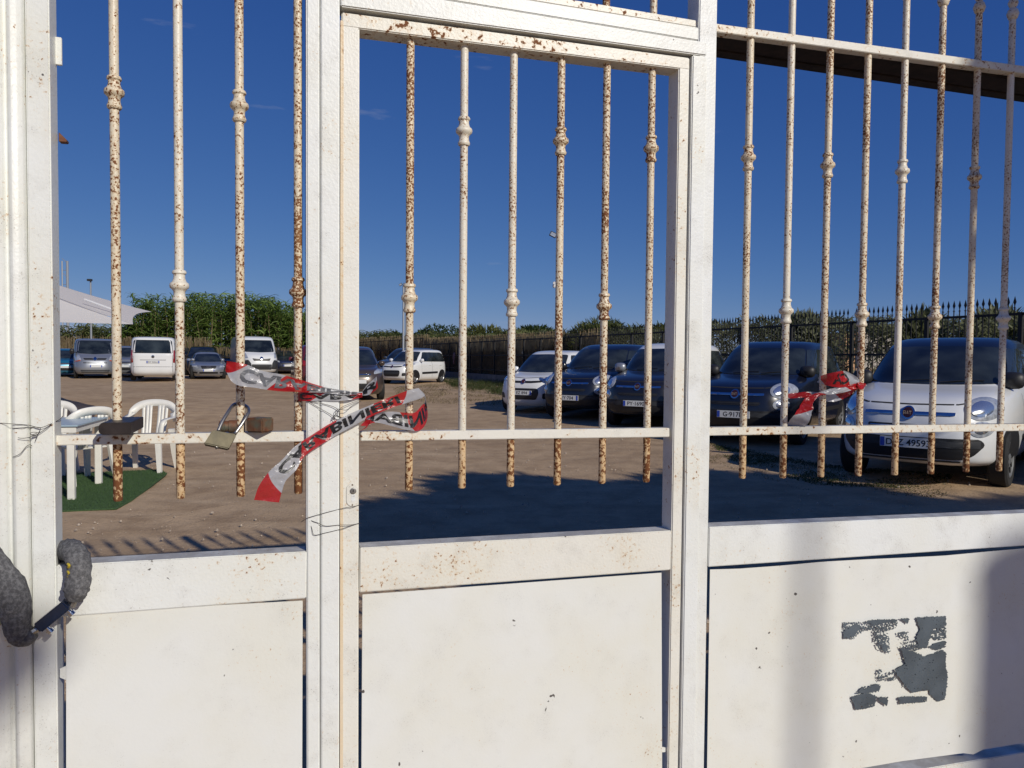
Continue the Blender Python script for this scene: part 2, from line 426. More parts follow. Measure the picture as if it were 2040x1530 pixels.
gbox('sill_rail', [(112, 2040), (610, 1960), (610, 1900), (112, 1975)], M_FRAME, leaf, .0015, TD-.003)
zr = zline((110, 876), (612, 868), BD)
for (t, b, c, mt) in (((227, 0), (234, 998), 185, M_BAR), ((355, 0), (358.7, 993), 570, M_BARW), ((475.7, 0), (480, 989), 212, M_BAR), ((592.3, 0), (595.3, 983), 583, M_BAR)):
    bar(leaf, t, b, c, mt, zr, BARTOP)
gbox('top_rail', [(103, -145), (612, -62), (612, -79), (103, -165)], M_RAIL, leaf, .018, .032, .0015)
bm = bmesh.new(); s0, z0 = G(118, 102, .05); add_box(bm, W(s0-.004, .052, z0), .009, .004, .03, Matrix.Rotation(TH, 3, 'Z'), .001); bm_obj('hinge_plate', bm, M_FRAME, leaf)
s0, z0 = G(120, 275, .05); bm = bmesh.new(); prism(bm, [W(s0-.002, .045, z0+.012), W(s0+.014, .045, z0-.004), W(s0+.013, .045, z0-.009), W(s0-.002, .045, z0-.009)], GN*.02, .001); bm_obj('catch', bm, M_RUSTY, leaf)
# black lock box on the rail
zl = zline((110, 867), (612, 858.5), .018)
sA = G(196, 850, -.045)[0]; sB = G(261, 850, -.045)[0]; zb0 = zl((sA+sB)/2)+.001
z_t = G(228, 842, -.045)[1]; z_bt = max(zb0, G(228, 866, -.045)[1])
h = z_t-z_bt; c4 = .006
bm = bmesh.new(); prism(bm, [W(sA+c4, -.045, z_bt), W(sB, -.045, z_bt), W(sB, -.045, z_t), W(sA+c4, -.045, z_t), W(sA, -.045, z_t-c4), W(sA, -.045, z_bt+c4)], GN*.165, .0012); bm_obj('lock_box', bm, M_BLACKBOX, leaf)
# rusty lock block, turned on its corner
sc, zc = G(512, 852, -.02); zc = max(zl(sc)+.0175, zc)
bm = bmesh.new(); Mx = Matrix.Rotation(TH+R(-38), 3, 'Z')
add_box(bm, W(sc+.006, .012, zc), .024, .021, .0168, Mx, .003); rb = bm_obj('lock_block', bm, M_RUSTY, leaf)
bm = bmesh.new(); sk, zk = G(452, 848, 0); lathe_axis(bm, W(sk-.018, -.002, zl(sk)+.0155), GA, [(0, .006), (.002, .0125), (.014, .0145), (.0145, .0125), (.022, .0125), (.0225, .0145), (.04, .0145), (.0405, .012)]); bm_obj('lock_keeper', bm, M_RUSTY, leaf)
# ---- right leaf with the door frame
rl = groot('gate_leaf', 1300, 1500, 'right white gate leaf framing the wicket door, eight bars beyond it', 'gate', group='leaves of the white gate')
stile('door_jamb', (640.8, 60), (637.2, 1470), (678.9, 60), (673.9, 1470), M_FRAME2, rl, 2.50, 0.0)
_, sj0, sj1 = stile('door_jamb', (1379.2, 110), (1358.8, 1470), (1407, 100), (1388, 1470), M_FRAME2, rl, G(1394, 111)[1], 0.0)
stile('post_tube', (1393.5, 20), (1369.5, 1470), (1428.2, 20), (1405.2, 1470), M_FRAME2, rl, 2.86, .0035, .066)
gbox('door_head', [(679, 12), (1379.6, 107), (1408.5, 110.8), (1408.5, 84), (679, -34.5)], M_FRAME2, rl, -.001, TD, .003)
gbox('head_rail', [(640, -41.5), (1393, 80.5), (1393, 55), (640, -67)], M_FRAME, rl, .008, .05, .002)
gbox('head_rail', [(640, -68), (1390, 54.5), (1390, 41), (640, -84)], M_RAIL, rl, .016, .036, .0015)
gbox('top_rail', [(1427, 63), (3300, 318.3), (3300, 304.7), (1427, 46.8)], M_RAIL, rl, .018, .032, .0015)
gbox('mid_rail', [(1410, 867.8), (3300, 839.1), (3300, 829.9), (1410, 851.8)], M_RAIL, rl, .018, .032, .0015)
gbox('wide_rail', [(1411, 1129.5), (3300, 1002.0), (3300, 967.0), (1413, 1050)], M_FRAME2, rl, .0015, TD-.003)
# sheet, slightly buckled along the top and bottom
top_px = [(1414.5, 1134.5), (1470, 1133), (1560, 1126.5), (1640, 1119), (1720, 1114.5), (1800, 1111), (1880, 1107), (1960, 1099.5), (2040, 1092.5), (2300, 1075), (3296, 1008)]
bot_px = [(1408, 1576), (1560, 1552), (1700, 1533), (1800, 1516), (1930, 1499), (1932, 1503), (1945, 1503), (1948, 1495), (2040, 1480), (2300, 1440), (3296, 1288)]
nr = 96; V = []; F = []
def along(P, t):
    x = P[0][0]+(P[-1][0]-P[0][0])*t
    for i in range(len(P)-1):
        if P[i][0] <= x <= P[i+1][0]+1e-6:
            k = (x-P[i][0])/(P[i+1][0]-P[i][0]); return (x, P[i][1]+(P[i+1][1]-P[i][1])*k)
    return P[-1]
for i in range(nr+1):
    a_ = along(top_px, i/nr); b_ = along(bot_px, i/nr)
    for j in range(13):
        t = j/12; px = a_[0]+(b_[0]-a_[0])*t; py = a_[1]+(b_[1]-a_[1])*t
        V.append(GW(px, py, .006+.0035*math.sin(i*.45)*math.sin(t*3.1)+.0006))
F = [(i*13+j, i*13+j+1, (i+1)*13+j+1, (i+1)*13+j) for i in range(nr) for j in range(12)]
sp_ = mesh_obj('sheet_panel', V, F, M_PANEL, rl, True)
gbox('sill_rail', [(1405, 1680), (3300, 1336), (3300, 1290), (1405, 1604)], M_FRAME2, rl, .0015, TD-.003)
zr = zline((1410, 860), (2300, 848), BD)
RB = [((1498, 0), (1477.5, 953), 315), ((1579, 0), (1559.3, 952), 620), ((1656, 0), (1635.3, 950), 330), ((1732.7, 0), (1709, 948), 627), ((1806.7, 0), (1781.7, 946), 342),
      ((1879, 0), (1854.7, 944), 632), ((1951.7, 0), (1924, 940), 354), ((2018.3, 0), (1990, 938), 635)]
ss = []
for i, (t, b, c) in enumerate(RB): ss.append(bar(rl, t, b, c, (M_BAR if i % 3 != 1 else M_BARW), zr, BARTOP))
stepS = (ss[-1]-ss[0])/7
def sbar(parent, s, z0, mat):
    bm = bmesh.new(); lathe(bm, W(s, BD, 0), [(BARTOP, BR), ((BARTOP+z0)/2, BR), (z0, BR)], 14); b = bm_obj('bar', bm, mat, parent, R(50)); finial(b, s, TOPZ, mat)
sEnd = G(3296, 900)[0]
for k in range(1, 40):
    if ss[-1]+stepS*k < sEnd-.05: sbar(rl, ss[-1]+stepS*k, 1.2, M_BAR)
bm = bmesh.new(); prism(bm, [W(sEnd, .0, .03), W(sEnd+.06, .0, .03), W(sEnd+.06, .0, 2.86), W(sEnd, .0, 2.86)], GN*TD, .003); bm_obj('stile', bm, M_FRAME2, rl)
zh = zline((640, -75), (1390, 48), BD)
sX = G(1302, 10, BD)[0]
for k in range(-1, 6):
    s_ = sX - stepS*k
    if s_ > sj1-.02: continue
    sbar(rl, s_, zh(s_), M_BAR)
# ---- wicket door
dr = groot('wicket_door', 1020, 1500, 'white wicket door with six bars, lock plate and rust-streaked frame', 'gate door')
DD = .010
stile('stile', (681.2, 60), (676.2, 1470), (717.6, 60), (712.8, 1470), M_DOOR, dr, G(700, 45)[1], DD)
stile('stile', (1352, 136), (1332.7, 1470), (1373.6, 115), (1354.4, 1470), M_DOOR, dr, G(1365, 130)[1], DD)
gbox('door_top_rail', [(681, 52), (717, 57), (1352, 136.5), (1374, 139), (1374, 115.2), (681, 24)], M_RAIL, dr, DD-.001, TD, .0025)
gbox('mid_rail', [(719, 878.5), (1334, 870.5), (1334, 852.6), (719, 860.3)], M_RAIL, dr, .018, .032, .0015)
gbox('wide_rail', [(716, 1180.5), (1336, 1135.5), (1338, 1057), (717, 1091.5)], M_DOOR, dr, DD+.0015, TD-.003)
gbox('sheet_panel', [(718, 1960), (1316, 1960), (1318, 1141), (722, 1184.5)], M_PANEL, dr, DD+.008, .002, .0006)
gbox('sill_rail', [(716, 1960), (1334, 1830), (1334, 1780), (716, 1905)], M_DOOR, dr, DD+.0015, TD-.003)
gbox('weld_tab', [(1312, 1500), (1336, 1497), (1336, 1490), (1312, 1488)], M_PANEL, dr, DD+.011, .004, .0005)
zr = zline((719, 869), (1334, 861.5), BD)
for i, (t, b, c) in enumerate([((815.7, 80), (816.5, 976.5), 594), ((925.1, 95), (920.4, 972), 262), ((1023.1, 108), (1017.3, 969), 603), ((1119.2, 120), (1109.4, 966), 282), ((1209.8, 132), (1198.8, 963), 611), ((1299.6, 145), (1287, 960), 297)]):
    bar(dr, t, b, c, (M_BARW if i in (1, 2) else M_BAR), zr, G(*t, BD)[1]+.012, False)
M_SEAMR = gate_paint('rust_stained_seam', (.70, .585, .43), .03, .8, 60)
stile('rusty_seam', (680.2, 60), (675.2, 1470), (686.5, 60), (681.5, 1470), M_SEAMR, dr, G(700, 40)[1], DD-.0012, .002, .06, .0004)
# lock plate
pts = []
for k in range(12):
    an = math.pi*k/11; pts.append((701.5+11.5*math.cos(an), 975-12*math.sin(an)))
for k in range(12):
    an = math.pi+math.pi*k/11; pts.append((701.5+11.5*math.cos(an), 997-12*math.sin(an)))
bm = bmesh.new(); prism(bm, [GW(x, y, DD-.0025) for x, y in pts], GN*.0024, .0006, 1); lp = bm_obj('lock_plate', bm, M_DOOR, dr)
c0 = GW(703.5, 978, DD-.0026); bm = bmesh.new(); lathe_axis(bm, c0, -GN, [(-.001, .0078), (.0015, .0078), (.0018, .0062), (.0032, .0060), (.0034, .002)], 20); bm_obj('lock_cylinder', bm, M_STEEL, lp, R(40))
bm = bmesh.new(); add_box(bm, c0-GN*.0036+Vector((0, 0, .0012)), .0011, .0006, .0032, Matrix.Rotation(TH, 3, 'Z')); bm_obj('keyhole', bm, M_BLACK, lp)
bm = bmesh.new(); p = [GW(x, y, DD-.0031) for x, y in ((699.5, 985), (707.5, 985), (707.5, 997), (705.5, 1000), (701.5, 1000), (699.5, 997))]; prism(bm, p, GN*.0008, .0003, 1); bm_obj('cylinder_tail', bm, M_FRAME2, lp)
for yy in (966, 1006):
    bm = bmesh.new(); lathe_axis(bm, GW(702, yy, DD-.0025), -GN, [(0, .002), (.0008, .0019), (.0012, .0008)], 10); bm_obj('screw', bm, M_RUSTY, lp)
# ---- guide channel behind the top rail
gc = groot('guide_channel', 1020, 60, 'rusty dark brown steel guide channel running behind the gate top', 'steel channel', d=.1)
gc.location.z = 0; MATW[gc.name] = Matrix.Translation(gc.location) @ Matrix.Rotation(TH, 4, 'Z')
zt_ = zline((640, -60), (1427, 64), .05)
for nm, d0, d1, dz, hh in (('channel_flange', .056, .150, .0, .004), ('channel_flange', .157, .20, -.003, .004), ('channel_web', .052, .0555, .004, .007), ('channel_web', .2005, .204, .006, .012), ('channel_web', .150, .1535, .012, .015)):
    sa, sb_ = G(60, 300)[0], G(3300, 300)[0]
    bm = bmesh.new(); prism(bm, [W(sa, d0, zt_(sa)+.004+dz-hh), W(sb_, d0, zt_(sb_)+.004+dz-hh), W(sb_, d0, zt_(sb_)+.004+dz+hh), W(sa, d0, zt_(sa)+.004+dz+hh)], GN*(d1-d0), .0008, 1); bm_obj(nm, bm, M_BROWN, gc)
# ================================================================== things on the gate
# ---- padlock
pl = thing('padlock', GW(438, 890, -.02), TH, 'old brass padlock with long steel shackle hanging on the rail', 'padlock')
q = [(423.5, 856.2), (470.8, 865), (455.3, 894), (406.3, 883.6)]
p = [GW(x, y, -.036 - .006*(y < 875)*0 - (.012 if y > 875 else 0)) for x, y in q]
bm = bmesh.new(); nrm = (p[1]-p[0]).cross(p[3]-p[0]).normalized()
if nrm.dot(GN) < 0: nrm = -nrm
prism(bm, p, nrm*.021, .0022, 2); bo = bm_obj('padlock_body', bm, M_BRASS, pl)
mid = (p[2]+p[3])/2 + nrm*.0105; dn = ((p[2]+p[3])-(p[0]+p[1])).normalized()
bm = bmesh.new(); lathe_axis(bm, mid-dn*.001, dn, [(0, .0075), (.0016, .0075), (.0017, .006)], 18); bm_obj('key_plug', bm, M_STEEL, bo)
bm = bmesh.new(); add_box(bm, mid+dn*.001, .0012, .0008, .004, Matrix.Rotation(TH, 3, 'Z')); bm_obj('keyhole', bm, M_BLACK, bo)
bm = bmesh.new()
tube(bm, [GW(434.5, 859, -.027), GW(443, 840, -.014), GW(454, 822, .004), GW(463, 809, .03), GW(472, 804, .05), GW(484, 806, .052), GW(494, 813, .03), GW(494.5, 822, .004), GW(487, 837, -.012), GW(467, 866, -.027)], .0040, 12, 48)
bm_obj('shackle', bm, M_STEEL, pl, True)
# ---- chain lock in a cloth sleeve
M_SLEEVE = None
def _sleeve():
    n = N('grey_nylon_sleeve'); co = n.co(); a = n.noise(130, 5, .7, co=co); wv = n.n('TexWave'); wv.inputs['Scale'].default_value = 230; wv.inputs['Distortion'].default_value = 1.0; n.l(co, wv.inputs['Vector'])
    n.col(n.mix(n.ramp(a, .42, .72), (.085, .085, .09), (.26, .26, .265))); n.set(Roughness=.85); n.bump(n.math('ADD', a, n.math('MULTIPLY', wv.outputs[1], .25)), .6, .004); return n.m
M_SLEEVE = _sleeve(); M_YELLOW = simple('yellow_thread', (.55, .42, .03), .6)
cl = thing('chain_lock', GW(110, 1230, -.05), TH, 'grey cloth-sleeved chain lock hung through the left leaf', 'chain lock')
bm = bmesh.new(); tube(bm, [GW(118, 1118, .055), GW(126, 1100, .045), GW(140, 1096, .015), GW(150, 1103, -.022), GW(158, 1125, -.038), GW(156, 1155, -.044), GW(152, 1178, -.048), GW(150, 1198, -.05)],
     [.016, .022, .0245, .0245, .0235, .0245, .024, .014], 22, 40, wr=.16); sl1 = bm_obj('sleeve', bm, M_SLEEVE, cl, True)
bm = bmesh.new(); tube(bm, [GW(-120, 1020, -.05), GW(-60, 1075, -.055), GW(-8, 1140, -.06), GW(22, 1180, -.062), GW(32, 1220, -.06), GW(36, 1255, -.055), GW(48, 1268, -.05), GW(66, 1258, -.05)],
     [.026, .030, .032, .032, .029, .025, .022, .016], 22, 44, wr=.13); bm_obj('sleeve', bm, M_SLEEVE, cl, True)
bm = bmesh.new(); tube(bm, [GW(-30, 1205, -.045), GW(-8, 1228, -.05), GW(6, 1240, -.052)], [.012, .014, .012], 10, 8); bm_obj('strap_end', bm, simple('khaki_strap', (.33, .30, .17), .8), cl)
for yy in (1127, 1142, 1150, 1165):
    bm = bmesh.new(); tube(bm, [GW(135.5, yy-3.5, -.052), GW(138, yy, -.060), GW(136.5, yy+3.5, -.054)], .0028, 6, 6); bm_obj('yellow_stitch', bm, M_YELLOW, sl1)
axis = (GW(136, 1201, -.05)-GW(77, 1249, -.05)); Lk = axis.length; ax = axis.normalized(); vy = GN; vx = ax.cross(vy).normalized()
Mx = Matrix((ax, vy, vx)).transposed(); cen = (GW(136, 1201, -.05)+GW(77, 1249, -.05))/2
bm = bmesh.new(); add_box(bm, cen, Lk/2, .016, .0118, Mx, .003); bm_obj('lock_body', bm, M_CHROMEB, cl)
for e in (-1, 1):
    bm = bmesh.new(); lathe_axis(bm, cen+ax*(e*Lk*.36)+vx*(-.0115 if (vx.z > 0) else .0115), (-vx if vx.z > 0 else vx), [(0, .005), (.006, .005), (.0062, .0085), (.014, .0085), (.0145, .007)], 18); bm_obj('bolt_knob', bm, M_CHROME, cl, R(40))
bm = bmesh.new(); tube(bm, [GW(143, 1208, -.05), GW(150, 1193, -.05)], .0075, 8); bm_obj('end_link', bm, M_STEEL, cl)
bm = bmesh.new(); tube(bm, [GW(78, 1250, -.045), GW(62, 1260, -.05)], .008, 8); bm_obj('end_link', bm, M_STEEL, cl)
# ---- wires
def wire(label, paths, base, rad=.0007):
    r = thing('wire_tie', base, 0, label, 'wire')
    for P in paths:
        bm = bmesh.new(); tube(bm, [GW(*q_) for q_ in P], rad, 5, max(12, 4*len(P))); bm_obj('wire_strand', bm, M_WIRE, r, True)
    return r
wire('thin twisted iron wire tied round the left gate post', [
    [(-60, 842, -.02), (0, 843, -.018), (30, 845, -.018), (57, 847, -.006), (80, 852, -.008), (100, 845, -.004), (118, 836, .03), (126, 828, .05)],
    [(24, 853.5, -.016), (45, 852, -.014), (58, 851.5, -.003), (80, 852, -.007), (76, 864, -.01), (70, 879, -.008)],
    [(118, 836, .03), (100, 848, -.004), (78, 863, -.008), (66, 869, -.012), (52, 872.5, -.016), (42, 873, -.018), (36, 872, -.02)],
    [(76, 862, -.01), (66, 861, -.014), (60, 864, -.016), (68, 868, -.012), (75, 866, -.01), (62, 867, -.013), (74, 863, -.012)],
    [(25, 911, -.017), (40, 904, -.02), (52, 890, -.015), (60, 886, -.006), (64, 889, -.005)]], GW(60, 870, -.01))
wire('tangled iron wire tied across the door jamb behind the tape', [
    [(595, 797, .02), (612, 799, -.002), (640, 815, -.004), (662, 828, -.006), (665, 836, -.008), (672, 842, -.01)],
    [(600, 797, .01), (620, 800, -.003), (650, 806, -.004), (668, 812, -.006), (674, 818, -.006), (676, 828, -.008)],
    [(719, 796, .004), (700, 803, -.002), (680, 812, -.005), (672, 822, -.008), (664, 830, -.01), (661, 838, -.008)],
    [(719, 799, .004), (702, 808, -.002), (690, 817, -.005), (674, 815, -.008), (668, 822, -.01), (676, 832, -.012), (684, 831, -.01)],
    [(664, 830, -.012), (670, 828, -.014), (678, 832, -.012), (672, 836, -.012), (665, 832, -.013), (674, 829, -.015), (682, 833, -.01)]], GW(672, 830, -.01))
wire('two slack iron wires hooked round the jamb under the lock plate', [
    [(613, 1034, .01), (622, 1038, -.002), (634, 1042, -.003), (642, 1046, -.004), (652, 1048, -.004), (675, 1046, -.002), (700, 1045.5, .004), (718, 1042, .012)],
    [(613, 1034, .01), (621, 1052, -.002), (624, 1064, -.004), (630, 1066, -.004), (642, 1063, -.003), (676, 1055, -.001), (700, 1047, .004), (718, 1042, .012)],
    [(600, 1040, .03), (613, 1032, -.002), (632, 1026, -.003), (650, 1021, -.003), (668, 1016.5, -.001), (690, 1011, .004), (703, 1010, .004), (718, 1005, .012)]], GW(640, 1050, -.003))
# ---- barrier tape
def _tape():
    n = N('barrier_tape'); uv = n.n('UVMap').outputs[0]; sp = n.n('SeparateXYZ'); n.l(uv, sp.inputs[0])
    k = n.math('ADD', sp.outputs[0], n.math('MULTIPLY', sp.outputs[1], .035)); fr = n.math('FRACT', n.math('DIVIDE', k, .19))
    st = n.ramp(fr, .498, .502); e = n.n('TexNoise'); 
    c = n.mix(st, (.50, .012, .018), (.50, .51, .54)); n.col(c)
    n.set(Roughness=.22); n.b.inputs['Specular IOR Level'].default_value = .6
    wr_ = n.noise(60, 4, .6, co=n.co(), dist=.6); n.bump(wr_, .45, .004)
    tr = n.n('BsdfTranslucent'); n.l(c, tr.inputs[0]); tp = n.n('BsdfTransparent'); mx = n.n('MixShader'); mx.inputs[0].default_value = .33
    n.l(n.b.outputs[0], mx.inputs[1]); n.l(tr.outputs[0], mx.inputs[2])
    m2 = n.n('MixShader'); m2.inputs[0].default_value = .10; n.l(mx.outputs[0], m2.inputs[1]); n.l(tp.outputs[0], m2.inputs[2]); n.l(m2.outputs[0], n.out.inputs[0]); return n.m
M_TAPE = _tape(); M_INK = simple('tape_ink', (.012, .012, .014), .35); M_INKB = simple('tape_ink_seen_through', (.10, .105, .12), .5)
def ribbon(name, rows, parent, u0=0.0, n=46, m=9, crumple=.0028, seed=1, text=None, ink=None, flip=False, tstart=.0, thick=1.0, fold=.0):
    """rows of ((px,py,d) upper edge, (px,py,d) lower edge)"""
    A = catmull([GW(*r[0]) for r in rows], n); B = catmull([GW(*r[1]) for r in rows], n)
    U = [0.0]
    for i in range(n): U.append(U[-1]+((A[i+1]+B[i+1])-(A[i]+B[i])).length/2)
    def pos(i, v):
        p = A[i].lerp(B[i], v); wdt = (B[i]-A[i]).length
        nn = noise.noise(Vector((U[i]*38+seed*7, v*2.1, seed))) + .5*noise.noise(Vector((U[i]*90, v*5, seed+3)))
        return p - GN*(crumple*nn*2.2 + fold*wdt*math.sin(v*math.pi))
    V = [pos(i, j/m) for i in range(n+1) for j in range(m+1)]
    uv = [(u0+U[i], j/m) for i in range(n+1) for j in range(m+1)]
    F = [(i*(m+1)+j, (i+1)*(m+1)+j, (i+1)*(m+1)+j+1, i*(m+1)+j+1) for i in range(n) for j in range(m)]
    o = mesh_obj(name, V, F, M_TAPE, parent, True, uvs=uv)
    if text:
        TV, TF, tw, th_ = text_mesh(text, 1.0, .034)
        b = bmesh.new(); add_raw(b, TV, TF); sc = .0305*len(text)/tw
        k = 0.25
        while k < tw:
            bmesh.ops.bisect_plane(b, geom=b.verts[:]+b.edges[:]+b.faces[:], plane_co=(k, 0, 0), plane_no=(1, 0, 0)); k += .25
        for yy in (th_*.33, th_*.66): bmesh.ops.bisect_plane(b, geom=b.verts[:]+b.edges[:]+b.faces[:], plane_co=(0, yy, 0), plane_no=(0, 1, 0))
        Lr = U[-1]
        def ev(u, v):
            u = max(0, min(Lr-1e-5, u)); i = 0
            while i < n-1 and U[i+1] < u: i += 1
            f = (u-U[i])/max(1e-6, U[i+1]-U[i]); p0 = pos(i, v); p1 = pos(i+1, v); return p0.lerp(p1, f)
        dead = []
        for vtx in b.verts:
            u = tstart + vtx.co.x*sc*1.0; v = vtx.co.y/th_; v = .13+.70*(v if flip else 1-v)
            if u < .002 or u > Lr-.002: dead.append(vtx)
            else: vtx.co = ev(u, v)
        bmesh.ops.delete(b, geom=dead, context='VERTS')
        for vtx in b.verts:
            dcam = (EYEV-vtx.co).normalized(); vtx.co += dcam*.0011
        bm_obj('lettering', b, ink or M_INK, o, False)
    return o
t1 = thing('barrier_tape', GW(600, 800, -.01), 0, 'upper red and white police tape flying left from the door jamb', 'barrier tape', 'police tape tied to the gate')
ribbon('tape_tail', [((452, 719, -.06), (449, 738, -.05)), ((490, 726, -.05), (468, 765, -.055)), ((520, 738, -.045), (512, 773, -.05)), ((560, 746, -.035), (550, 779, -.035)), ((600, 757, -.025), (595, 781, -.022)), ((650, 772, -.014), (648, 783, -.012)), ((690, 778, -.009), (690, 787, -.008)), ((722, 782, -.006), (722, 788, -.006))],
       t1, .055, 60, 9, .0022, 2, 'CARABINIERI', M_INKB, True, .035)
ribbon('tape_band', [((594, 779, .02), (594, 799, .02)), ((612, 781, -.004), (612, 799, -.004)), ((640, 782, -.005), (640, 798, -.005)), ((672, 783, -.005), (672, 799, -.005)), ((700, 782, -.004), (700, 796, -.004)), ((722, 780, .003), (722, 791, .003))],
       t1, .02, 30, 6, .0008, 5, 'CARABINIERI', M_INK, True, .004)
ribbon('tape_flare', [((721, 781, -.003), (721, 788, -.003)), ((732, 766, -.008), (733, 787, -.006)), ((744, 756, -.012), (745, 780, -.012)), ((750, 750, -.018), (753, 772, -.018))], t1, .13, 16, 6, .003, 8, 'RI', M_INK, False, .003)
t2 = thing('barrier_tape', GW(600, 990, -.01), 0, 'lower red and white police tape looped round a door bar, end hanging', 'barrier tape', 'police tape tied to the gate')
ribbon('tape_tail', [((506, 996, -.05), (556, 1001, -.05)), ((516, 968, -.05), (562, 978, -.05)), ((536, 940, -.048), (570, 957, -.046)), ((562, 916, -.042), (590, 936, -.04)), ((588, 889, -.03), (606, 910, -.028)), ((622, 866, -.016), (636, 888, -.016)), ((660, 842, -.012), (672, 866, -.012)), ((700, 823, -.012), (708, 846, -.012)), ((740, 806, -.012), (748, 826, -.012)), ((780, 790, -.012), (790, 809, -.01)), ((815, 777, -.008), (835, 795, 0)), ((834, 773, .004), (846, 788, .012))],
       t2, .035, 80, 9, .0016, 11, 'CARABINIERI', M_INK, True, .072)
ribbon('tape_loop', [((834, 773, .004), (846, 788, .012)), ((846, 786, .035), (850, 806, .04)), ((847, 800, .052), (852, 826, .05)), ((840, 808, .03), (848, 845, .024)), ((826, 822, .012), (834, 858, .008)), ((806, 822, .006), (808, 856, .004)), ((780, 820, .002), (778, 848, .002)), ((752, 822, .002), (750, 842, .002)), ((728, 832, .003), (726, 846, .003))],
       t2, .30, 60, 8, .0018, 14, 'IRINIBARAC', M_INK, False, .045)
ribbon('tape_tail', [((727, 838, .004), (718, 848, .0)), ((738, 836, -.004), (732, 850, -.004)), ((741, 842, -.008), (716, 860, -.008))], t2, .0, 10, 4, .0015, 17)
t3 = thing('barrier_tape', GW(1640, 850, .0), 0, 'crumpled red and white tape knotted on a bar of the right leaf', 'barrier tape', 'police tape tied to the gate')
ribbon('tape_tail', [((1712, 757, .005), (1712, 768, .005)), ((1696, 744, .0), (1694, 768, .002)), ((1678, 739, -.004), (1676, 772, .0)), ((1660, 742, -.006), (1658, 770, .0)), ((1640, 747, .02), (1640, 766, .02)), ((1630, 752, .05), (1630, 762, .05))], t3, .12, 34, 8, .003, 21, 'CA', M_INK, False, .045)
ribbon('tape_tail', [((1712, 762, .006), (1712, 772, .006)), ((1690, 766, .002), (1688, 780, .002)), ((1660, 773, 0), (1658, 786, 0)), ((1635, 780, .0), (1635, 788, .0)), ((1606, 792, -.004), (1622, 800, -.004)), ((1592, 812, -.006), (1618, 820, -.006)), ((1578, 832, -.004), (1610, 842, -.004)), ((1562, 852, .06), (1596, 862, .06))], t3, .03, 50, 8, .0032, 23)
ribbon('tape_tail', [((1712, 764, .04), (1712, 774, .04)), ((1680, 778, .05), (1678, 796, .05)), ((1650, 784, .055), (1648, 800, .055)), ((1625, 781, .055), (1625, 792, .055)), ((1600, 781, .055), (1600, 792, .055)), ((1565, 785, .055), (1563, 795, .055))], t3, .0, 40, 6, .003, 27)
ribbon('tape_knot', [((1700, 760, .02), (1702, 776, .02)), ((1708, 762, .0), (1708, 774, .0)), ((1716, 762, .004), (1716, 776, .004)), ((1724, 764, .02), (1723, 774, .02)), ((1724, 766, .05), (1722, 776, .05))], t3, .0, 24, 6, .004, 31)
# ---- torn sticker
def in_poly(x, y, P):
    c = False; j = len(P)-1
    for i in range(len(P)):
        if (P[i][1] > y) != (P[j][1] > y) and x < (P[j][0]-P[i][0])*(y-P[i][1])/(P[j][1]-P[i][1])+P[i][0]: c = not c
        j = i
    return c
def zz(P): return [(1680+a/6.955, 1210+b/6.955) for a, b in P]
SOLID = [zz(P) for P in ([(710, 870), (800, 815), (860, 780), (810, 600), (785, 545), (1010, 625), (1120, 680), (1290, 620), (1360, 585), (1430, 630), (1415, 800), (1445, 915), (1440, 1080), (1405, 1285), (1300, 1305), (1195, 1200), (1190, 1145), (960, 1180), (840, 1090), (830, 1040), (760, 960), (740, 900)],
    [(1185, 545), (1260, 500), (1420, 460), (1425, 540), (1330, 585), (1250, 590)], [(108, 1240), (340, 1180), (465, 1235), (430, 1370), (330, 1400), (170, 1420)], [(480, 1275), (530, 1235), (625, 1240), (605, 1360), (560, 1345)],
    [(760, 1245), (870, 1230), (1160, 1235), (1160, 1305), (780, 1340)], [(200, 1190), (440, 1050), (525, 1080), (490, 1165), (300, 1190)], [(0, 340), (60, 300), (130, 250), (230, 230), (240, 280), (150, 390), (0, 425)], [(1000, 140), (1425, 120), (1425, 250), (1240, 300), (1160, 560), (1060, 560), (1010, 430), (1060, 300)], [(360, 190), (615, 165), (610, 205), (390, 260)], [(785, 155), (915, 150), (890, 230)])]
LACE = [zz(P) for P in ([(0, 210), (240, 200), (420, 170), (620, 165), (760, 160), (740, 290), (600, 330), (380, 310), (280, 320), (140, 440), (0, 430)], [(420, 320), (560, 320), (640, 380), (640, 520), (660, 660), (600, 620), (500, 590), (430, 470)], [(740, 350), (910, 330), (900, 520), (1000, 480), (1000, 610), (870, 560)],
    [(1200, 260), (1425, 200), (1425, 430), (1300, 460), (1180, 420)], [(480, 860), (530, 860), (540, 960), (640, 890), (750, 890), (760, 990), (690, 1015), (540, 1010), (500, 1060), (480, 980)], [(940, 470), (1060, 430), (1130, 560), (1000, 600)], [(180, 1180), (290, 1090), (320, 1100), (220, 1200)])]
V = []; F = []; idx = {}; step = .85
def keep(x, y):
    nz = noise.noise(Vector((x*.10, y*.10, 2))) + .6*noise.noise(Vector((x*.30, y*.30, 7)))
    jx = x+2.2*noise.noise(Vector((x*.3, y*.3, 11))); jy = y+2.2*noise.noise(Vector((x*.3, y*.3, 19)))
    if any(in_poly(jx, jy, P) for P in SOLID): return noise.noise(Vector((x*.33, y*.33, 4)))+.5*noise.noise(Vector((x*.1, y*.1, 3))) < .62
    if any(in_poly(jx, jy, P) for P in LACE): return abs(nz) < .24
    return False
def vid(i, j):
    if (i, j) not in idx:
        idx[(i, j)] = len(V); x = 1676+i*step; y = 1218+j*step
        V.append(GW(x, y, .0008))
    return idx[(i, j)]
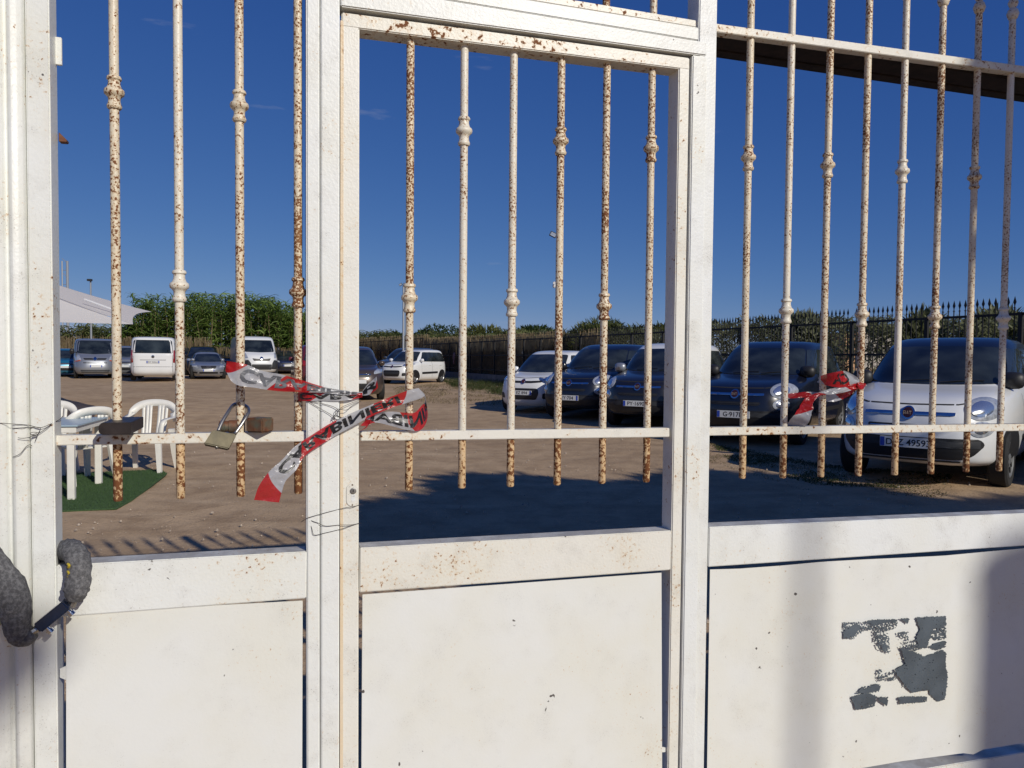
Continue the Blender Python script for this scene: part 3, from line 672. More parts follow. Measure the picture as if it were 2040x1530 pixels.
for i in range(int(216/step)):
    for j in range(int(200/step)):
        if keep(1676+(i+.5)*step, 1218+(j+.5)*step): F.append((vid(i, j), vid(i, j+1), vid(i+1, j+1), vid(i+1, j)))
stk = mesh_obj('torn_sticker', V, F, M_STICK, None, False); tag(stk, 'scraped remains of a dark grey sticker on the lower right sheet', 'sticker')
md = stk.modifiers.new('thick', 'SOLIDIFY'); md.thickness = .0004; md.offset = 0

# ================================================================== table, chairs, turf mat, canopy
M_PLASTIC = simple('white_garden_plastic', (.74, .72, .65), .4, 0, .06, 6)
M_TABTOP = simple('pale_blue_table_top', (.34, .44, .50), .3)
def strip(bm, path, wvec, w, t, sub=0):
    """flat strip: path of points, width direction wvec (Vector or list)"""
    P = [Vector(p) for p in path]
    if sub: P = catmull(P, sub)
    rings = []
    for i, p in enumerate(P):
        tg = (P[min(i+1, len(P)-1)]-P[max(i-1, 0)]).normalized()
        wv = Vector(wvec); wv = (wv-tg*wv.dot(tg)).normalized(); nn = tg.cross(wv)
        ww = w[0]+(w[1]-w[0])*i/(len(P)-1) if hasattr(w, '__len__') else w
        rings.append([p+wv*ww+nn*t, p-wv*ww+nn*t, p-wv*ww-nn*t, p+wv*ww-nn*t])
    V, F = ring_mesh(rings); add_raw(bm, V, F)
def chair(loc, yaw, label):
    """monobloc garden chair, front towards local -Y"""
    o = thing('garden_chair', loc, yaw, label, 'chair', 'white plastic garden chairs')
    X = Vector((1, 0, 0))
    bm = bmesh.new(); prism(bm, [(-.21, -.23, .415), (.21, -.23, .415), (.19, .2, .395), (-.19, .2, .395)], Vector((0, 0, .018)), .006); bm_obj('seat', bm, M_PLASTIC, o, local=True)
    bm = bmesh.new(); strip(bm, [(-.21, -.225, .405), (.21, -.225, .405)], (0, 0, 1), .022, .006); bm_obj('seat_lip', bm, M_PLASTIC, o, local=True)
    # back: arch, slats, arms
    bm = bmesh.new(); arch = [(-.27, .13, .62), (-.255, .22, .72), (-.17, .275, .80), (0, .295, .825), (.17, .275, .80), (.255, .22, .72), (.27, .13, .62)]
    strip(bm, arch, (0, .25, .95), .044, .008, 36); bk = bm_obj('backrest', bm, M_PLASTIC, o, True, local=True)
    for x in (-.135, -.09, -.052, .052, .09, .135):
        b2 = bmesh.new(); strip(b2, [(x*.92, .185, .40), (x, .235, .58), (x*1.05, .275, .79)], X, .0185, .006, 8); bm_obj('slat', b2, M_PLASTIC, bk, True, local=True)
    for sx in (-1, 1):
        b2 = bmesh.new(); strip(b2, [(sx*.24, .2, .70), (sx*.285, .08, .655), (sx*.29, -.08, .65), (sx*.275, -.2, .63), (sx*.262, -.235, .55), (sx*.25, -.24, .42)], X, .03, .007, 22); bm_obj('armrest', b2, M_PLASTIC, o, True, local=True)
        for yy, ft in ((-.23, -.265), (.19, .285)):
            b2 = bmesh.new(); z0 = .42 if yy < 0 else .5
            strip(b2, [(sx*.225, yy, z0), (sx*.24, (yy+ft)/2, .2), (sx*.255, ft, 0)], X, (.035, .024), .02); bm_obj('leg', b2, M_PLASTIC, o, R(30), local=True)
    return o
def gpt(px, py): p = on_ground(px, py); p.z = gh(p.x, p.y); return p
pA = gpt(293, 938); chair(pA, R(4), 'white plastic garden chair standing alone, facing out, right of the table')
pB = gpt(160, 962); chair(pB, R(-118), 'white plastic garden chair seen from behind, pushed to the blue table')
pC = gpt(92, 945); chair(pC, R(15), 'white plastic garden chair half hidden behind the blue table')
# table: four legs; near right leg foot at (145,998), far right at (197,965)
a_ = gpt(143, 998); b_ = gpt(197, 966)
ev_ = (b_-a_); ev_.z = 0; Lt = ev_.length; ev_.normalize(); sd = Vector((-ev_.y, ev_.x, 0))
tb = thing('garden_table', (a_+b_)/2+sd*.35, math.atan2(ev_.y, ev_.x), 'white plastic garden table with pale blue top at the left', 'table')
Hh = .745; ctr = (a_+b_)/2+sd*.38; hx = max(.38, Lt/2+.07)
def rect(c, ux, uy, hx, hy, z): return [c+ux*(sx*hx)+uy*(sy*hy)+Vector((0, 0, z)) for sx, sy in ((-1, -1), (1, -1), (1, 1), (-1, 1))]
bm = bmesh.new(); prism(bm, rect(ctr, ev_, sd, hx, .46, Hh-.012), Vector((0, 0, .018)), .005); bm_obj('table_top', bm, M_TABTOP, tb)
bm = bmesh.new(); prism(bm, rect(ctr, ev_, sd, hx-.02, .44, Hh-.07), Vector((0, 0, .057)), .003); bm_obj('apron', bm, M_PLASTIC, tb)
for base in (a_, b_, a_+sd*.78, b_+sd*.78):
    bm = bmesh.new(); c_ = Vector((base.x, base.y, gh(base.x, base.y)+.012)); prism(bm, rect(c_, ev_, sd, .032, .032, 0), Vector((0, 0, Hh-.09)), .006); bm_obj('leg', bm, M_PLASTIC, tb)
# turf mat
M_TURF = None
def _turf():
    n = N('artificial_turf'); co = n.co(); a = n.noise(3, 3, co=co); b = n.noise(160, 2, co=co)
    n.col(n.mix(n.ramp(b, .3, .7), n.mix(a, (.030, .075, .022), (.045, .105, .03)), (.085, .16, .05))); n.set(Roughness=.9); n.bump(b, .9, .02); return n.m
M_TURF = _turf()
cor = [gpt(-40, 1032), gpt(128, 1021), gpt(232, 1016), gpt(262, 1000), gpt(300, 972), gpt(333, 946), gpt(318, 938), gpt(190, 944), gpt(-30, 948)]
bm = bmesh.new(); vv = [bm.verts.new(Vector((p.x, p.y, gh(p.x, p.y)+.006))) for p in cor]; f = bm.faces.new(vv); f.normal_update()
if f.normal.z < 0: f.normal_flip()
r_ = bmesh.ops.extrude_face_region(bm, geom=[f]); 
for e in r_['geom']:
    if isinstance(e, bmesh.types.BMVert): e.co.z += .012
tf = bm_obj('turf_mat', bm, M_TURF, None, False); tag(tf, 'green artificial turf mat under the table and chairs', 'turf mat')
rt = random.Random(5); V = []; F = []
poly = [(p.x, p.y) for p in cor]; x0 = min(p[0] for p in poly); x1 = max(p[0] for p in poly); y0 = min(p[1] for p in poly); y1 = max(p[1] for p in poly)
cnt = 0
while cnt < 26000:
    x = x0+(x1-x0)*rt.random(); y = y0+(y1-y0)*rt.random()
    if not in_poly(x, y, poly): continue
    cnt += 1; z = gh(x, y)+.016; b0 = len(V); an = rt.random()*6.28; l_ = .014+.014*rt.random(); w_ = .0018
    dx, dy = math.cos(an)*w_, math.sin(an)*w_; ox, oy = rt.gauss(0, .008), rt.gauss(0, .008)
    V += [(x-dx, y-dy, z), (x+dx, y+dy, z), (x+ox, y+oy, z+l_)]; F.append((b0, b0+1, b0+2))
pile = mesh_obj('turf_pile', V, F, M_TURF, tf, False); pile['kind'] = 'stuff'
# canopy: tensile awning, only its right end shows
M_CANVAS = None
def _canvas():
    n = N('white_canvas'); n.set(Base_Color=(.90, .90, .89, 1), Roughness=.7); tr = n.n('BsdfTranslucent'); tr.inputs[0].default_value = (.9, .9, .89, 1)
    mx = n.n('MixShader'); mx.inputs[0].default_value = .45; n.l(n.b.outputs[0], mx.inputs[1]); n.l(tr.outputs[0], mx.inputs[2]); n.l(mx.outputs[0], n.out.inputs[0]); return n.m
M_CANVAS = _canvas()
cp = thing('shade_canopy', Vector((-10.5, 14.5, gh(0, 14.5))), 0, 'white tensile shade canopy with a scalloped corner at the left', 'canopy')
Pk = at_y(-150, 468, 14.6)               # crown of the membrane, out of the frame
Pn = at_y(265, 646, 13.0); Ph = at_y(302, 621, 15.4); Pl = at_y(-330, 634, 12.8); Pbk = at_y(-260, 600, 19.5); Pbr = at_y(150, 640, 20.5)
def patch(name, A, B, Cc, sag=.0, scal=.0, n=14):
    """triangle from crown A to edge B-Cc with scalloped edge"""
    V = []; F = []
    for i in range(n+1):
        for j in range(n+1):
            u = i/n; v = j/n; e = B.lerp(Cc, v); e = e.lerp((A+B+Cc)/3, scal*4*v*(1-v))
            p = A.lerp(e, u); p.z -= sag*4*u*(1-u)*.25; V.append(p)
    F = [(i*(n+1)+j, (i+1)*(n+1)+j, (i+1)*(n+1)+j+1, i*(n+1)+j+1) for i in range(n) for j in range(n)]
    return mesh_obj(name, V, F, M_CANVAS, cp, True)
patch('canvas_panel', Pk, Pl, Pn, .55, .02); patch('canvas_panel', Pk, Pn, Ph, .42, .10); patch('canvas_panel', Pk, Ph, Pbr, .4, .05); patch('canvas_panel', Pk, Pbr, Pbk, .3, .05); patch('canvas_panel', Pk, Pbk, Pl, .4, .05)
bm = bmesh.new(); tube(bm, [at_y(168, 596, 13.6), at_y(228, 618, 13.6)], .018, 8); bm_obj('batten', bm, M_CANVAS, cp)
for Pq, gx in ((Pl, -.4), (Pbk, -.3), (Pk, 0)):
    bm = bmesh.new(); tube(bm, [Vector((Pq.x+gx, Pq.y, gh(Pq.x, Pq.y))), Pq], .045, 10); bm_obj('mast', bm, M_STEEL, cp)
# ================================================================== cars
def paint(name, c, dust=.25, rough=.28, metal=.0, flake=False):
    n = N(name); co = n.co(); a = n.noise(2.2, 4, co=co); z = n.n('SeparateXYZ'); n.l(co, z.inputs[0])
    low = n.ramp(z.outputs[2], .15, .75, (1, 1, 1, 1), (.25, .25, .25, 1))
    f = n.math('MULTIPLY', n.math('MULTIPLY', n.ramp(a, .3, .75), low), dust)
    n.col(n.mix(f, c, (.24, .20, .16))); n.set(Metallic=metal, Coat_Weight=.7, Coat_Roughness=.08)
    n.l(n.math('ADD', n.math('MULTIPLY', f, .6), rough, True), n.b.inputs['Roughness']); return n.m
PW = paint('paint_white', (.72, .73, .72), .25); PB = paint('paint_black', (.005, .006, .009), .04); PN = paint('paint_dark_blue', (.005, .007, .016), .04)
PS = paint('paint_silver', (.30, .32, .35), .2, .35, .5); PG = paint('paint_dark_grey', (.035, .04, .048), .15); PT = paint('paint_turquoise', (.015, .17, .30), .15, .3, .3)
PR = paint('paint_maroon', (.13, .012, .018), .2); PBR = paint('paint_brown_grey', (.075, .055, .045), .2, .3, .3); PBL = paint('paint_navy', (.01, .016, .045), .15)
PH = paint('paint_charcoal', (.010, .010, .013), .04)
M_GLASS = None
def _glass():
    n = N('car_glass'); n.set(Base_Color=(.012, .016, .02, 1), Roughness=.04); n.b.inputs['Specular IOR Level'].default_value = .62
    co = n.co(); a = n.noise(1.6, 3, co=co); n.col(n.mix(n.ramp(a, .4, .7), (.008, .011, .014), (.035, .045, .05))); return n.m
M_GLASS = _glass()
M_LAMP = simple('headlamp_lens', (.50, .53, .56), .08, .35, .3, 25, coat=1.0); M_LAMPC = simple('lamp_reflector', (.78, .80, .82), .12, .9)
M_AMBER = simple('amber_lens', (.45, .10, .03), .2, coat=.8); M_RED = simple('tail_lens', (.28, .012, .015), .18, coat=.8)
M_TRIM = simple('grey_bumper_plastic', (.03, .032, .035), .6, 0, .2, 5); M_TYRE = simple('tyre', (.016, .016, .016), .85, 0, .3, 10)
M_RIM = simple('alloy_rim', (.38, .39, .40), .35, .7); M_PLATE = simple('plate_white', (.62, .63, .62), .45); M_EU = simple('plate_blue', (.02, .06, .38), .4)
M_SEAM = simple('panel_gap', (.02, .02, .02), .8); M_PINK = simple('faded_red_mark', (.45, .12, .12), .6)
def outline(lv, N_=72):
    z, yf, yr, w, nf, nr = lv; ym = (yf+yr)/2; pts = []
    K = 480
    for k in range(K):
        t = 2*math.pi*k/K; c, s = math.cos(t), math.sin(t); e = nf if c > 0 else nr; a = (ym-yf) if c > 0 else (yr-ym)
        pts.append((w*math.copysign(abs(s)**(2/e), s), ym-a*math.copysign(abs(c)**(2/e), c)))
    d = [0]
    for k in range(K):
        p, q = pts[k], pts[(k+1) % K]; d.append(d[-1]+math.hypot(p[0]-q[0], p[1]-q[1]))
    out = []; j = 0
    for i in range(N_):
        T = d[-1]*i/N_
        while d[j+1] < T: j += 1
        f = (T-d[j])/max(1e-9, d[j+1]-d[j]); p, q = pts[j], pts[(j+1) % K]
        out.append(Vector((p[0]+(q[0]-p[0])*f, p[1]+(q[1]-p[1])*f, z)))
    return out
def smooth_levels(L, k=4):
    """Catmull-Rom through the level table for a smooth shell"""
    P = L; out = []
    for i in range(len(P)-1):
        a = P[max(0, i-1)]; b = P[i]; c = P[i+1]; d = P[min(len(P)-1, i+2)]
        for q in range(k):
            t = q/k; row = []
            for m_ in range(6):
                v = .5*((2*b[m_])+(c[m_]-a[m_])*t+(2*a[m_]-5*b[m_]+4*c[m_]-d[m_])*t*t+(3*b[m_]-a[m_]-3*c[m_]+d[m_])*t**3)
                lo, hi = min(b[m_], c[m_]), max(b[m_], c[m_]); row.append(min(hi, max(lo, v)))
            out.append(tuple(row))
    out.append(P[-1]); return out
class Car:
    def __init__(s, name, label, px, y, yaw, levels, pm, roof=None, roofz=9, cat='car', group='cars parked in the yard', dx=0, dz=0):
        p = at_y(px, 765, y); s.loc = Vector((p.x, y, gh(p.x, y)+dz)); s.pm = pm
        s.o = thing(name, s.loc, yaw, label, cat, group)
        Lv = smooth_levels(levels); rings = [outline(l) for l in Lv]; s.lv = Lv
        V, F = ring_mesh(rings)
        s.V = V; s.F = F; s.bvh = BVHTree.FromPolygons([tuple(v) for v in V], F)
        if roof is None: mesh_obj('body', V, F, pm, s.o, True, local=True)
        else:
            hi = [f for f in F if all(V[i].z >= roofz for i in f)]; lo = [f for f in F if not all(V[i].z >= roofz for i in f)]
            for nm, fs, mt in (('body', lo, pm), ('roof', hi, roof)):
                used = sorted({i for f in fs for i in f}); mp = {a: b for b, a in enumerate(used)}
                mesh_obj(nm, [V[i] for i in used], [tuple(mp[i] for i in f) for f in fs], mt, s.o, True, local=True)
    def hit(s, side, a, b):
        if side == 'front': o, d = (a, -3, b), (0, 1, 0)
        elif side == 'rear': o, d = (a, 12, b), (0, -1, 0)
        elif side == 'left': o, d = (5, a, b), (-1, 0, 0)
        elif side == 'right': o, d = (-5, a, b), (1, 0, 0)
        else: o, d = (a, b, 5), (0, 0, -1)
        r = s.bvh.ray_cast(Vector(o), Vector(d))
        if r[0] is None: return None, None
        nn = r[1]
        if nn.dot(Vector(d)) > 0: nn = -nn
        return r[0], nn
    def decal(s, name, side, pts, mat, off=.005, bulge=0.0, rings=8, parent=None, rnd_=0.0, M_=72):
        off = max(off, .007); rings = max(rings, 6) if M_ >= 40 else rings
        if rnd_: pts = round_poly(pts, rnd_)
        P = resample(pts, M_); cx = sum(p[0] for p in P)/len(P); cz = sum(p[1] for p in P)/len(P)
        V = []; n = len(P)
        for k in range(rings+2):
            f = min(k, rings)/rings; sk = k > rings
            for p in P:
                q, nn = s.hit(side, cx+(p[0]-cx)*f, cz+(p[1]-cz)*f)
                if q is None:
                    q, nn = s.hit(side, cx, cz)
                V.append(q+nn*((off+bulge*(1-f*f)) if not sk else -.012))
        F = [(i*n+j, i*n+(j+1) % n, (i+1)*n+(j+1) % n, (i+1)*n+j) for i in range(rings+1) for j in range(n)]
        o = mesh_obj(name, V, F, mat, parent or s.o, R(50), local=True); return o
    def both(s, name, side, pts, mat, **k):
        o1 = s.decal(name, side, pts, mat, **k); o2 = s.decal(name, side, [(-a, b) for a, b in pts][::-1], mat, **k); return o1, o2
    def sides(s, name, pts, mat, **k): return s.decal(name, 'left', pts, mat, **k), s.decal(name, 'right', pts, mat, **k)
    def wheels(s, ys, r=.31, x=None, wd=.19, only=None):
        for y in ys:
            for sx in (-1, 1):
                q, nn = s.hit('left' if sx > 0 else 'right', y, r+.12); xo = abs(q.x)+.006
                circ = [(y+(r+.055)*math.cos(t*.1309), r+(r+.055)*math.sin(t*.1309)) for t in range(48)]
                circ = [(a, max(b, .19)) for a, b in circ]
                s.decal('wheel_arch', 'left' if sx > 0 else 'right', circ, M_BLACK, off=.003)
                bm = bmesh.new(); c = Vector((sx*(xo-wd), y, r)); ax = Vector((sx, 0, 0))
                lathe_axis(bm, c, ax, [(0, r*.6), (0, r*.93), (.02, r), (wd-.025, r), (wd-.004, r*.94), (wd, r*.72), (wd-.004, r*.68), (wd-.03, r*.66)], 28); wh = bm_obj('wheel', bm, M_TYRE, s.o, R(40), local=True)
                bm = bmesh.new(); lathe_axis(bm, c, ax, [(wd-.05, r*.665), (wd-.006, r*.665), (wd-.004, r*.62), (wd-.02, r*.56), (wd-.028, r*.3), (wd-.012, r*.2), (wd-.01, .01)], 28); rim = bm_obj('rim', bm, M_RIM, wh, R(35), local=True)
                for k in range(10):
                    an = k*.6283; bm = bmesh.new(); cc = c+Vector((sx*(wd-.017), math.cos(an)*r*.43, math.sin(an)*r*.43))
                    add_box(bm, cc, .004, r*.045, r*.10, Matrix.Rotation(an-math.pi/2, 3, 'X')); bm_obj('rim_slot', bm, M_BLACK, wh, local=True)
    def mirrors(s, y, z, mat, out=.10, sz=(.10, .075, .075)):
        for sx in (-1, 1):
            q, nn = s.hit('left' if sx > 0 else 'right', y, z); c = q+Vector((sx*out, -.02, .02)); V = []; rings = []
            for i in range(9):
                t = math.pi*i/8; rr = math.sin(t); yy = -math.cos(t)
                rings.append([c+Vector((sz[0]*rr*math.copysign(abs(math.cos(a))**.7, math.cos(a)), sz[1]*yy*(1 if yy < 0 else .35), sz[2]*rr*math.copysign(abs(math.sin(a))**.7, math.sin(a)))) for a in [2*math.pi*j/16 for j in range(16)]])
            V, F = ring_mesh(rings); mo = mesh_obj('mirror', V, F, mat, s.o, True, local=True)
            bm = bmesh.new(); tube(bm, [q+Vector((-sx*.03, 0, -.02)), c], .022, 6); bm_obj('mirror_arm', bm, M_BLACK, s.o, local=True)
    def plate(s, side, x, z, text=None, w=.26, h=.055, eu=True, pm=None, both_eu=False):
        q, nn = s.hit(side, x, z); sg = -1 if side == 'front' else 1
        y = min(s.hit(side, x+d, z)[0].y*(-sg)*-1 if False else s.hit(side, x+d, z)[0].y for d in (-w*.9, 0, w*.9)) if side == 'front' else max(s.hit(side, x+d, z)[0].y for d in (-w*.9, 0, w*.9))
        c = Vector((x, y+sg*.012, z))
        bm = bmesh.new(); add_box(bm, c, w, .008, h, None, .002); pl_ = bm_obj('number_plate', bm, pm or M_PLATE, s.o, local=True)
        f = -1 if side == 'rear' else 1                      # text runs to the viewer's right
        xdir = 1 if side == 'front' else -1
        for k in ((-1, 1) if both_eu else (-1,)):
            bm = bmesh.new(); add_box(bm, c+Vector((xdir*k*(w-.026), sg*.0085, 0)), .022, .001, h-.006); bm_obj('plate_band', bm, M_EU, pl_, local=True)
        if text:
            TV, TF, tw, th_ = text_mesh(text, 1.0, .012); sc = min((2*w-(.13 if both_eu else .085))/tw, (1.36*h)/th_); x0 = -tw*sc/2+(0 if both_eu else .022)
            V = [c+Vector((xdir*(v.x*sc+x0), sg*.0092, v.y*sc-th_*sc/2)) for v in TV]; mesh_obj('plate_lettering', V, TF, M_BLACK, pl_, False, local=True)
        return pl_
    def badge(s, x, z, r, ring=M_CHROME, face=None, text=None, side='front'):
        ci = [(x+r*math.cos(t*.2618), z+r*math.sin(t*.2618)) for t in range(24)]
        o = s.decal('badge', side, ci, ring, off=.016, bulge=.006, rings=3, M_=24)
        if face: s.decal('badge_face', side, [(x+(a-x)*.74, z+(b-z)*.74) for a, b in ci], face, off=.024, bulge=.004, rings=3, parent=o, M_=24)
        if text:
            q, nn = s.hit(side, x, z); TV, TF, tw, th_ = text_mesh(text, 1.0, .01); sc = r*1.15/tw
            V = [Vector((x+v.x*sc-tw*sc/2, q.y-.034, z+(v.y*sc-th_*sc/2)*1.9)) for v in TV]; mesh_obj('badge_lettering', V, TF, M_CHROME, o, False, local=True)
def resample(P, n):
    d = [0]; K = len(P)
    for i in range(K): d.append(d[-1]+math.hypot(P[i][0]-P[(i+1) % K][0], P[i][1]-P[(i+1) % K][1]))
    out = []; j = 0
    for i in range(n):
        T = d[-1]*i/n
        while d[j+1] < T: j += 1
        f = (T-d[j])/max(1e-9, d[j+1]-d[j]); p, q = P[j], P[(j+1) % K]; out.append((p[0]+(q[0]-p[0])*f, p[1]+(q[1]-p[1])*f))
    return out
def round_poly(P, r, k=5):
    out = []; n = len(P)
    for i in range(n):
        p = Vector(P[i]); a = Vector(P[i-1])-p; b = Vector(P[(i+1) % n])-p; rr = min(r, a.length*.45, b.length*.45)
        s0 = p+a.normalized()*rr; s1 = p+b.normalized()*rr
        for q in range(k+1):
            t = q/k; out.append(tuple(s0*(1-t)**2+p*2*t*(1-t)+s1*t*t))
    return out
def ell(cx, cz, rx, rz, rot=0.0, n=28):
    return [(cx+rx*math.cos(t)*math.cos(rot)-rz*math.sin(t)*math.sin(rot), cz+rx*math.cos(t)*math.sin(rot)+rz*math.sin(t)*math.cos(rot)) for t in [2*math.pi*i/n for i in range(n)]]
def band(xs_, zf, hh):                                     # thin strip following z=zf(x)
    return [(x, zf(x)-hh) for x in xs_]+[(x, zf(x)+hh) for x in xs_[::-1]]
def seam(car, side, P, hw=.004, mat=None, name='panel_gap', off=.002):
    """dark joint along a polyline drawn on one side of the body"""
    Q = []
    for i in range(len(P)-1):
        n = max(2, int(math.hypot(P[i+1][0]-P[i][0], P[i+1][1]-P[i][1])/.06))
        Q += [(P[i][0]+(P[i+1][0]-P[i][0])*k/n, P[i][1]+(P[i+1][1]-P[i][1])*k/n) for k in range(n)]
    Q.append(P[-1]); V = []; F = []
    for i, p in enumerate(Q):
        a = Q[max(0, i-1)]; b = Q[min(len(Q)-1, i+1)]; dx, dz = b[0]-a[0], b[1]-a[1]; l_ = math.hypot(dx, dz) or 1; nx_, nz_ = -dz/l_*hw, dx/l_*hw
        for sg in (1, -1):
            q, nn = car.hit(side, p[0]+nx_*sg, p[1]+nz_*sg)
            if q is None: return
            V.append(q+nn*off)
    F = [(2*i, 2*i+1, 2*i+3, 2*i+2) for i in range(len(Q)-1)]
    mesh_obj(name, V, F, mat or M_SEAM, car.o, True, local=True)
# level tables: z, front y, rear y, half width, front and rear squareness
L500 = [(.265, .17, 4.0, .80, 4.2, 5), (.315, .06, 4.08, .855, 4.0, 5), (.40, .02, 4.12, .88, 3.9, 5), (.52, .0, 4.15, .89, 3.9, 5), (.66, .012, 4.15, .892, 3.8, 5), (.80, .05, 4.14, .89, 3.7, 5), (.905, .13, 4.12, .885, 3.6, 5),
        (.985, .30, 4.10, .875, 3.6, 5), (1.04, .55, 4.08, .865, 3.7, 5), (1.085, .82, 4.06, .85, 3.8, 5), (1.13, 1.0, 4.04, .835, 3.9, 5), (1.28, 1.20, 3.98, .79, 4.2, 5), (1.45, 1.46, 3.88, .74, 4.4, 5), (1.57, 1.68, 3.76, .70, 4.5, 5), (1.64, 1.86, 3.62, .645, 4.5, 4.5), (1.68, 2.06, 3.45, .55, 4, 4), (1.696, 2.35, 3.2, .34, 3.5, 3.5), (1.70, 2.7, 2.9, .05, 3, 3)]
LPAN = [(.18, .14, 3.5, .74, 4.2, 6), (.28, .04, 3.58, .80, 4.2, 6), (.45, .0, 3.64, .82, 4.2, 6), (.62, .015, 3.65, .822, 4.0, 6), (.76, .07, 3.64, .82, 3.9, 6), (.85, .17, 3.63, .815, 3.8, 6), (.91, .36, 3.62, .80, 3.8, 6), (.955, .62, 3.61, .785, 4, 6), (1.0, .82, 3.60, .775, 4.2, 6),
        (1.15, 1.02, 3.57, .73, 4.4, 6), (1.32, 1.28, 3.52, .675, 4.5, 6), (1.43, 1.48, 3.46, .64, 4.5, 6), (1.50, 1.68, 3.38, .59, 4.5, 5), (1.535, 1.95, 3.25, .50, 4, 4), (1.55, 2.3, 3.0, .25, 3.5, 3.5), (1.552, 2.6, 2.8, .05, 3, 3)]
LVAN = [(.22, .14, 4.6, .84, 4.4, 9), (.34, .03, 4.74, .91, 4.4, 9), (.52, .0, 4.78, .945, 4.4, 9), (.74, .03, 4.78, .95, 4.2, 9), (.90, .10, 4.78, .95, 4.1, 9), (1.02, .24, 4.78, .945, 4.2, 9), (1.12, .46, 4.78, .94, 4.4, 9), (1.20, .62, 4.77, .93, 4.8, 9), (1.40, .84, 4.76, .92, 5.4, 9), (1.60, 1.06, 4.74, .90, 5.8, 9), (1.76, 1.24, 4.72, .88, 6, 9), (1.86, 1.40, 4.68, .845, 6, 8), (1.925, 1.65, 4.55, .76, 5, 6), (1.95, 2.1, 4.2, .4, 4, 5), (1.957, 2.6, 3.6, .1, 3, 4)]
def scaled(Lt, sz, sw, sl): return [(a*sz, b*sl, c*sl, d*sw, e, f) for a, b, c, d, e, f in Lt]
LBOX = scaled(LVAN, 2.22/1.957, 2.03/1.9, 5.0/4.78)
LTT = [(.15, .16, 3.9, .78, 3.2, 3.6), (.26, .04, 4.0, .85, 3.0, 3.6), (.42, .0, 4.04, .878, 3.0, 3.4), (.56, .04, 4.04, .88, 3.0, 3.4), (.66, .16, 4.02, .875, 3.1, 3.4), (.73, .42, 3.98, .865, 3.3, 3.4), (.79, .80, 3.92, .85, 3.6, 3.4), (.84, 1.12, 3.85, .825, 3.8, 3.2), (.95, 1.34, 3.70, .76, 3.8, 3), (1.10, 1.62, 3.45, .68, 3.8, 3), (1.22, 1.88, 3.2, .60, 3.8, 3), (1.30, 2.12, 2.95, .48, 3.6, 3), (1.335, 2.35, 2.75, .28, 3, 3), (1.342, 2.5, 2.6, .05, 3, 3)]
LSUV = scaled(LPAN, 1.64/1.552, 1.82/1.644, 4.3/3.65)
LHAT = scaled(LPAN, 1.45/1.552, 1.70/1.644, 4.0/3.65)
def wind(car, zb, hb, zt, ht, bow=.02, mat=None):
    P = [(-hb, zb), (-hb*.5, zb-bow*.7), (0, zb-bow), (hb*.5, zb-bow*.7), (hb, zb), (ht, zt), (0, zt+.012), (-ht, zt)]
    return car.decal('windscreen', 'front', P, M_GLASS, off=.004, rnd_=.05, M_=64)
def sidewin(car, P, cuts=()):
    car.sides('side_window', P, M_GLASS, off=.004, rnd_=.05, M_=56)
    for a in cuts: car.sides('pillar', [(a[0]-.03, a[1]), (a[0]+.03, a[1]), (a[0]+.03, a[2]), (a[0]-.03, a[2])], M_BLACK, off=.007, rings=2, M_=24)
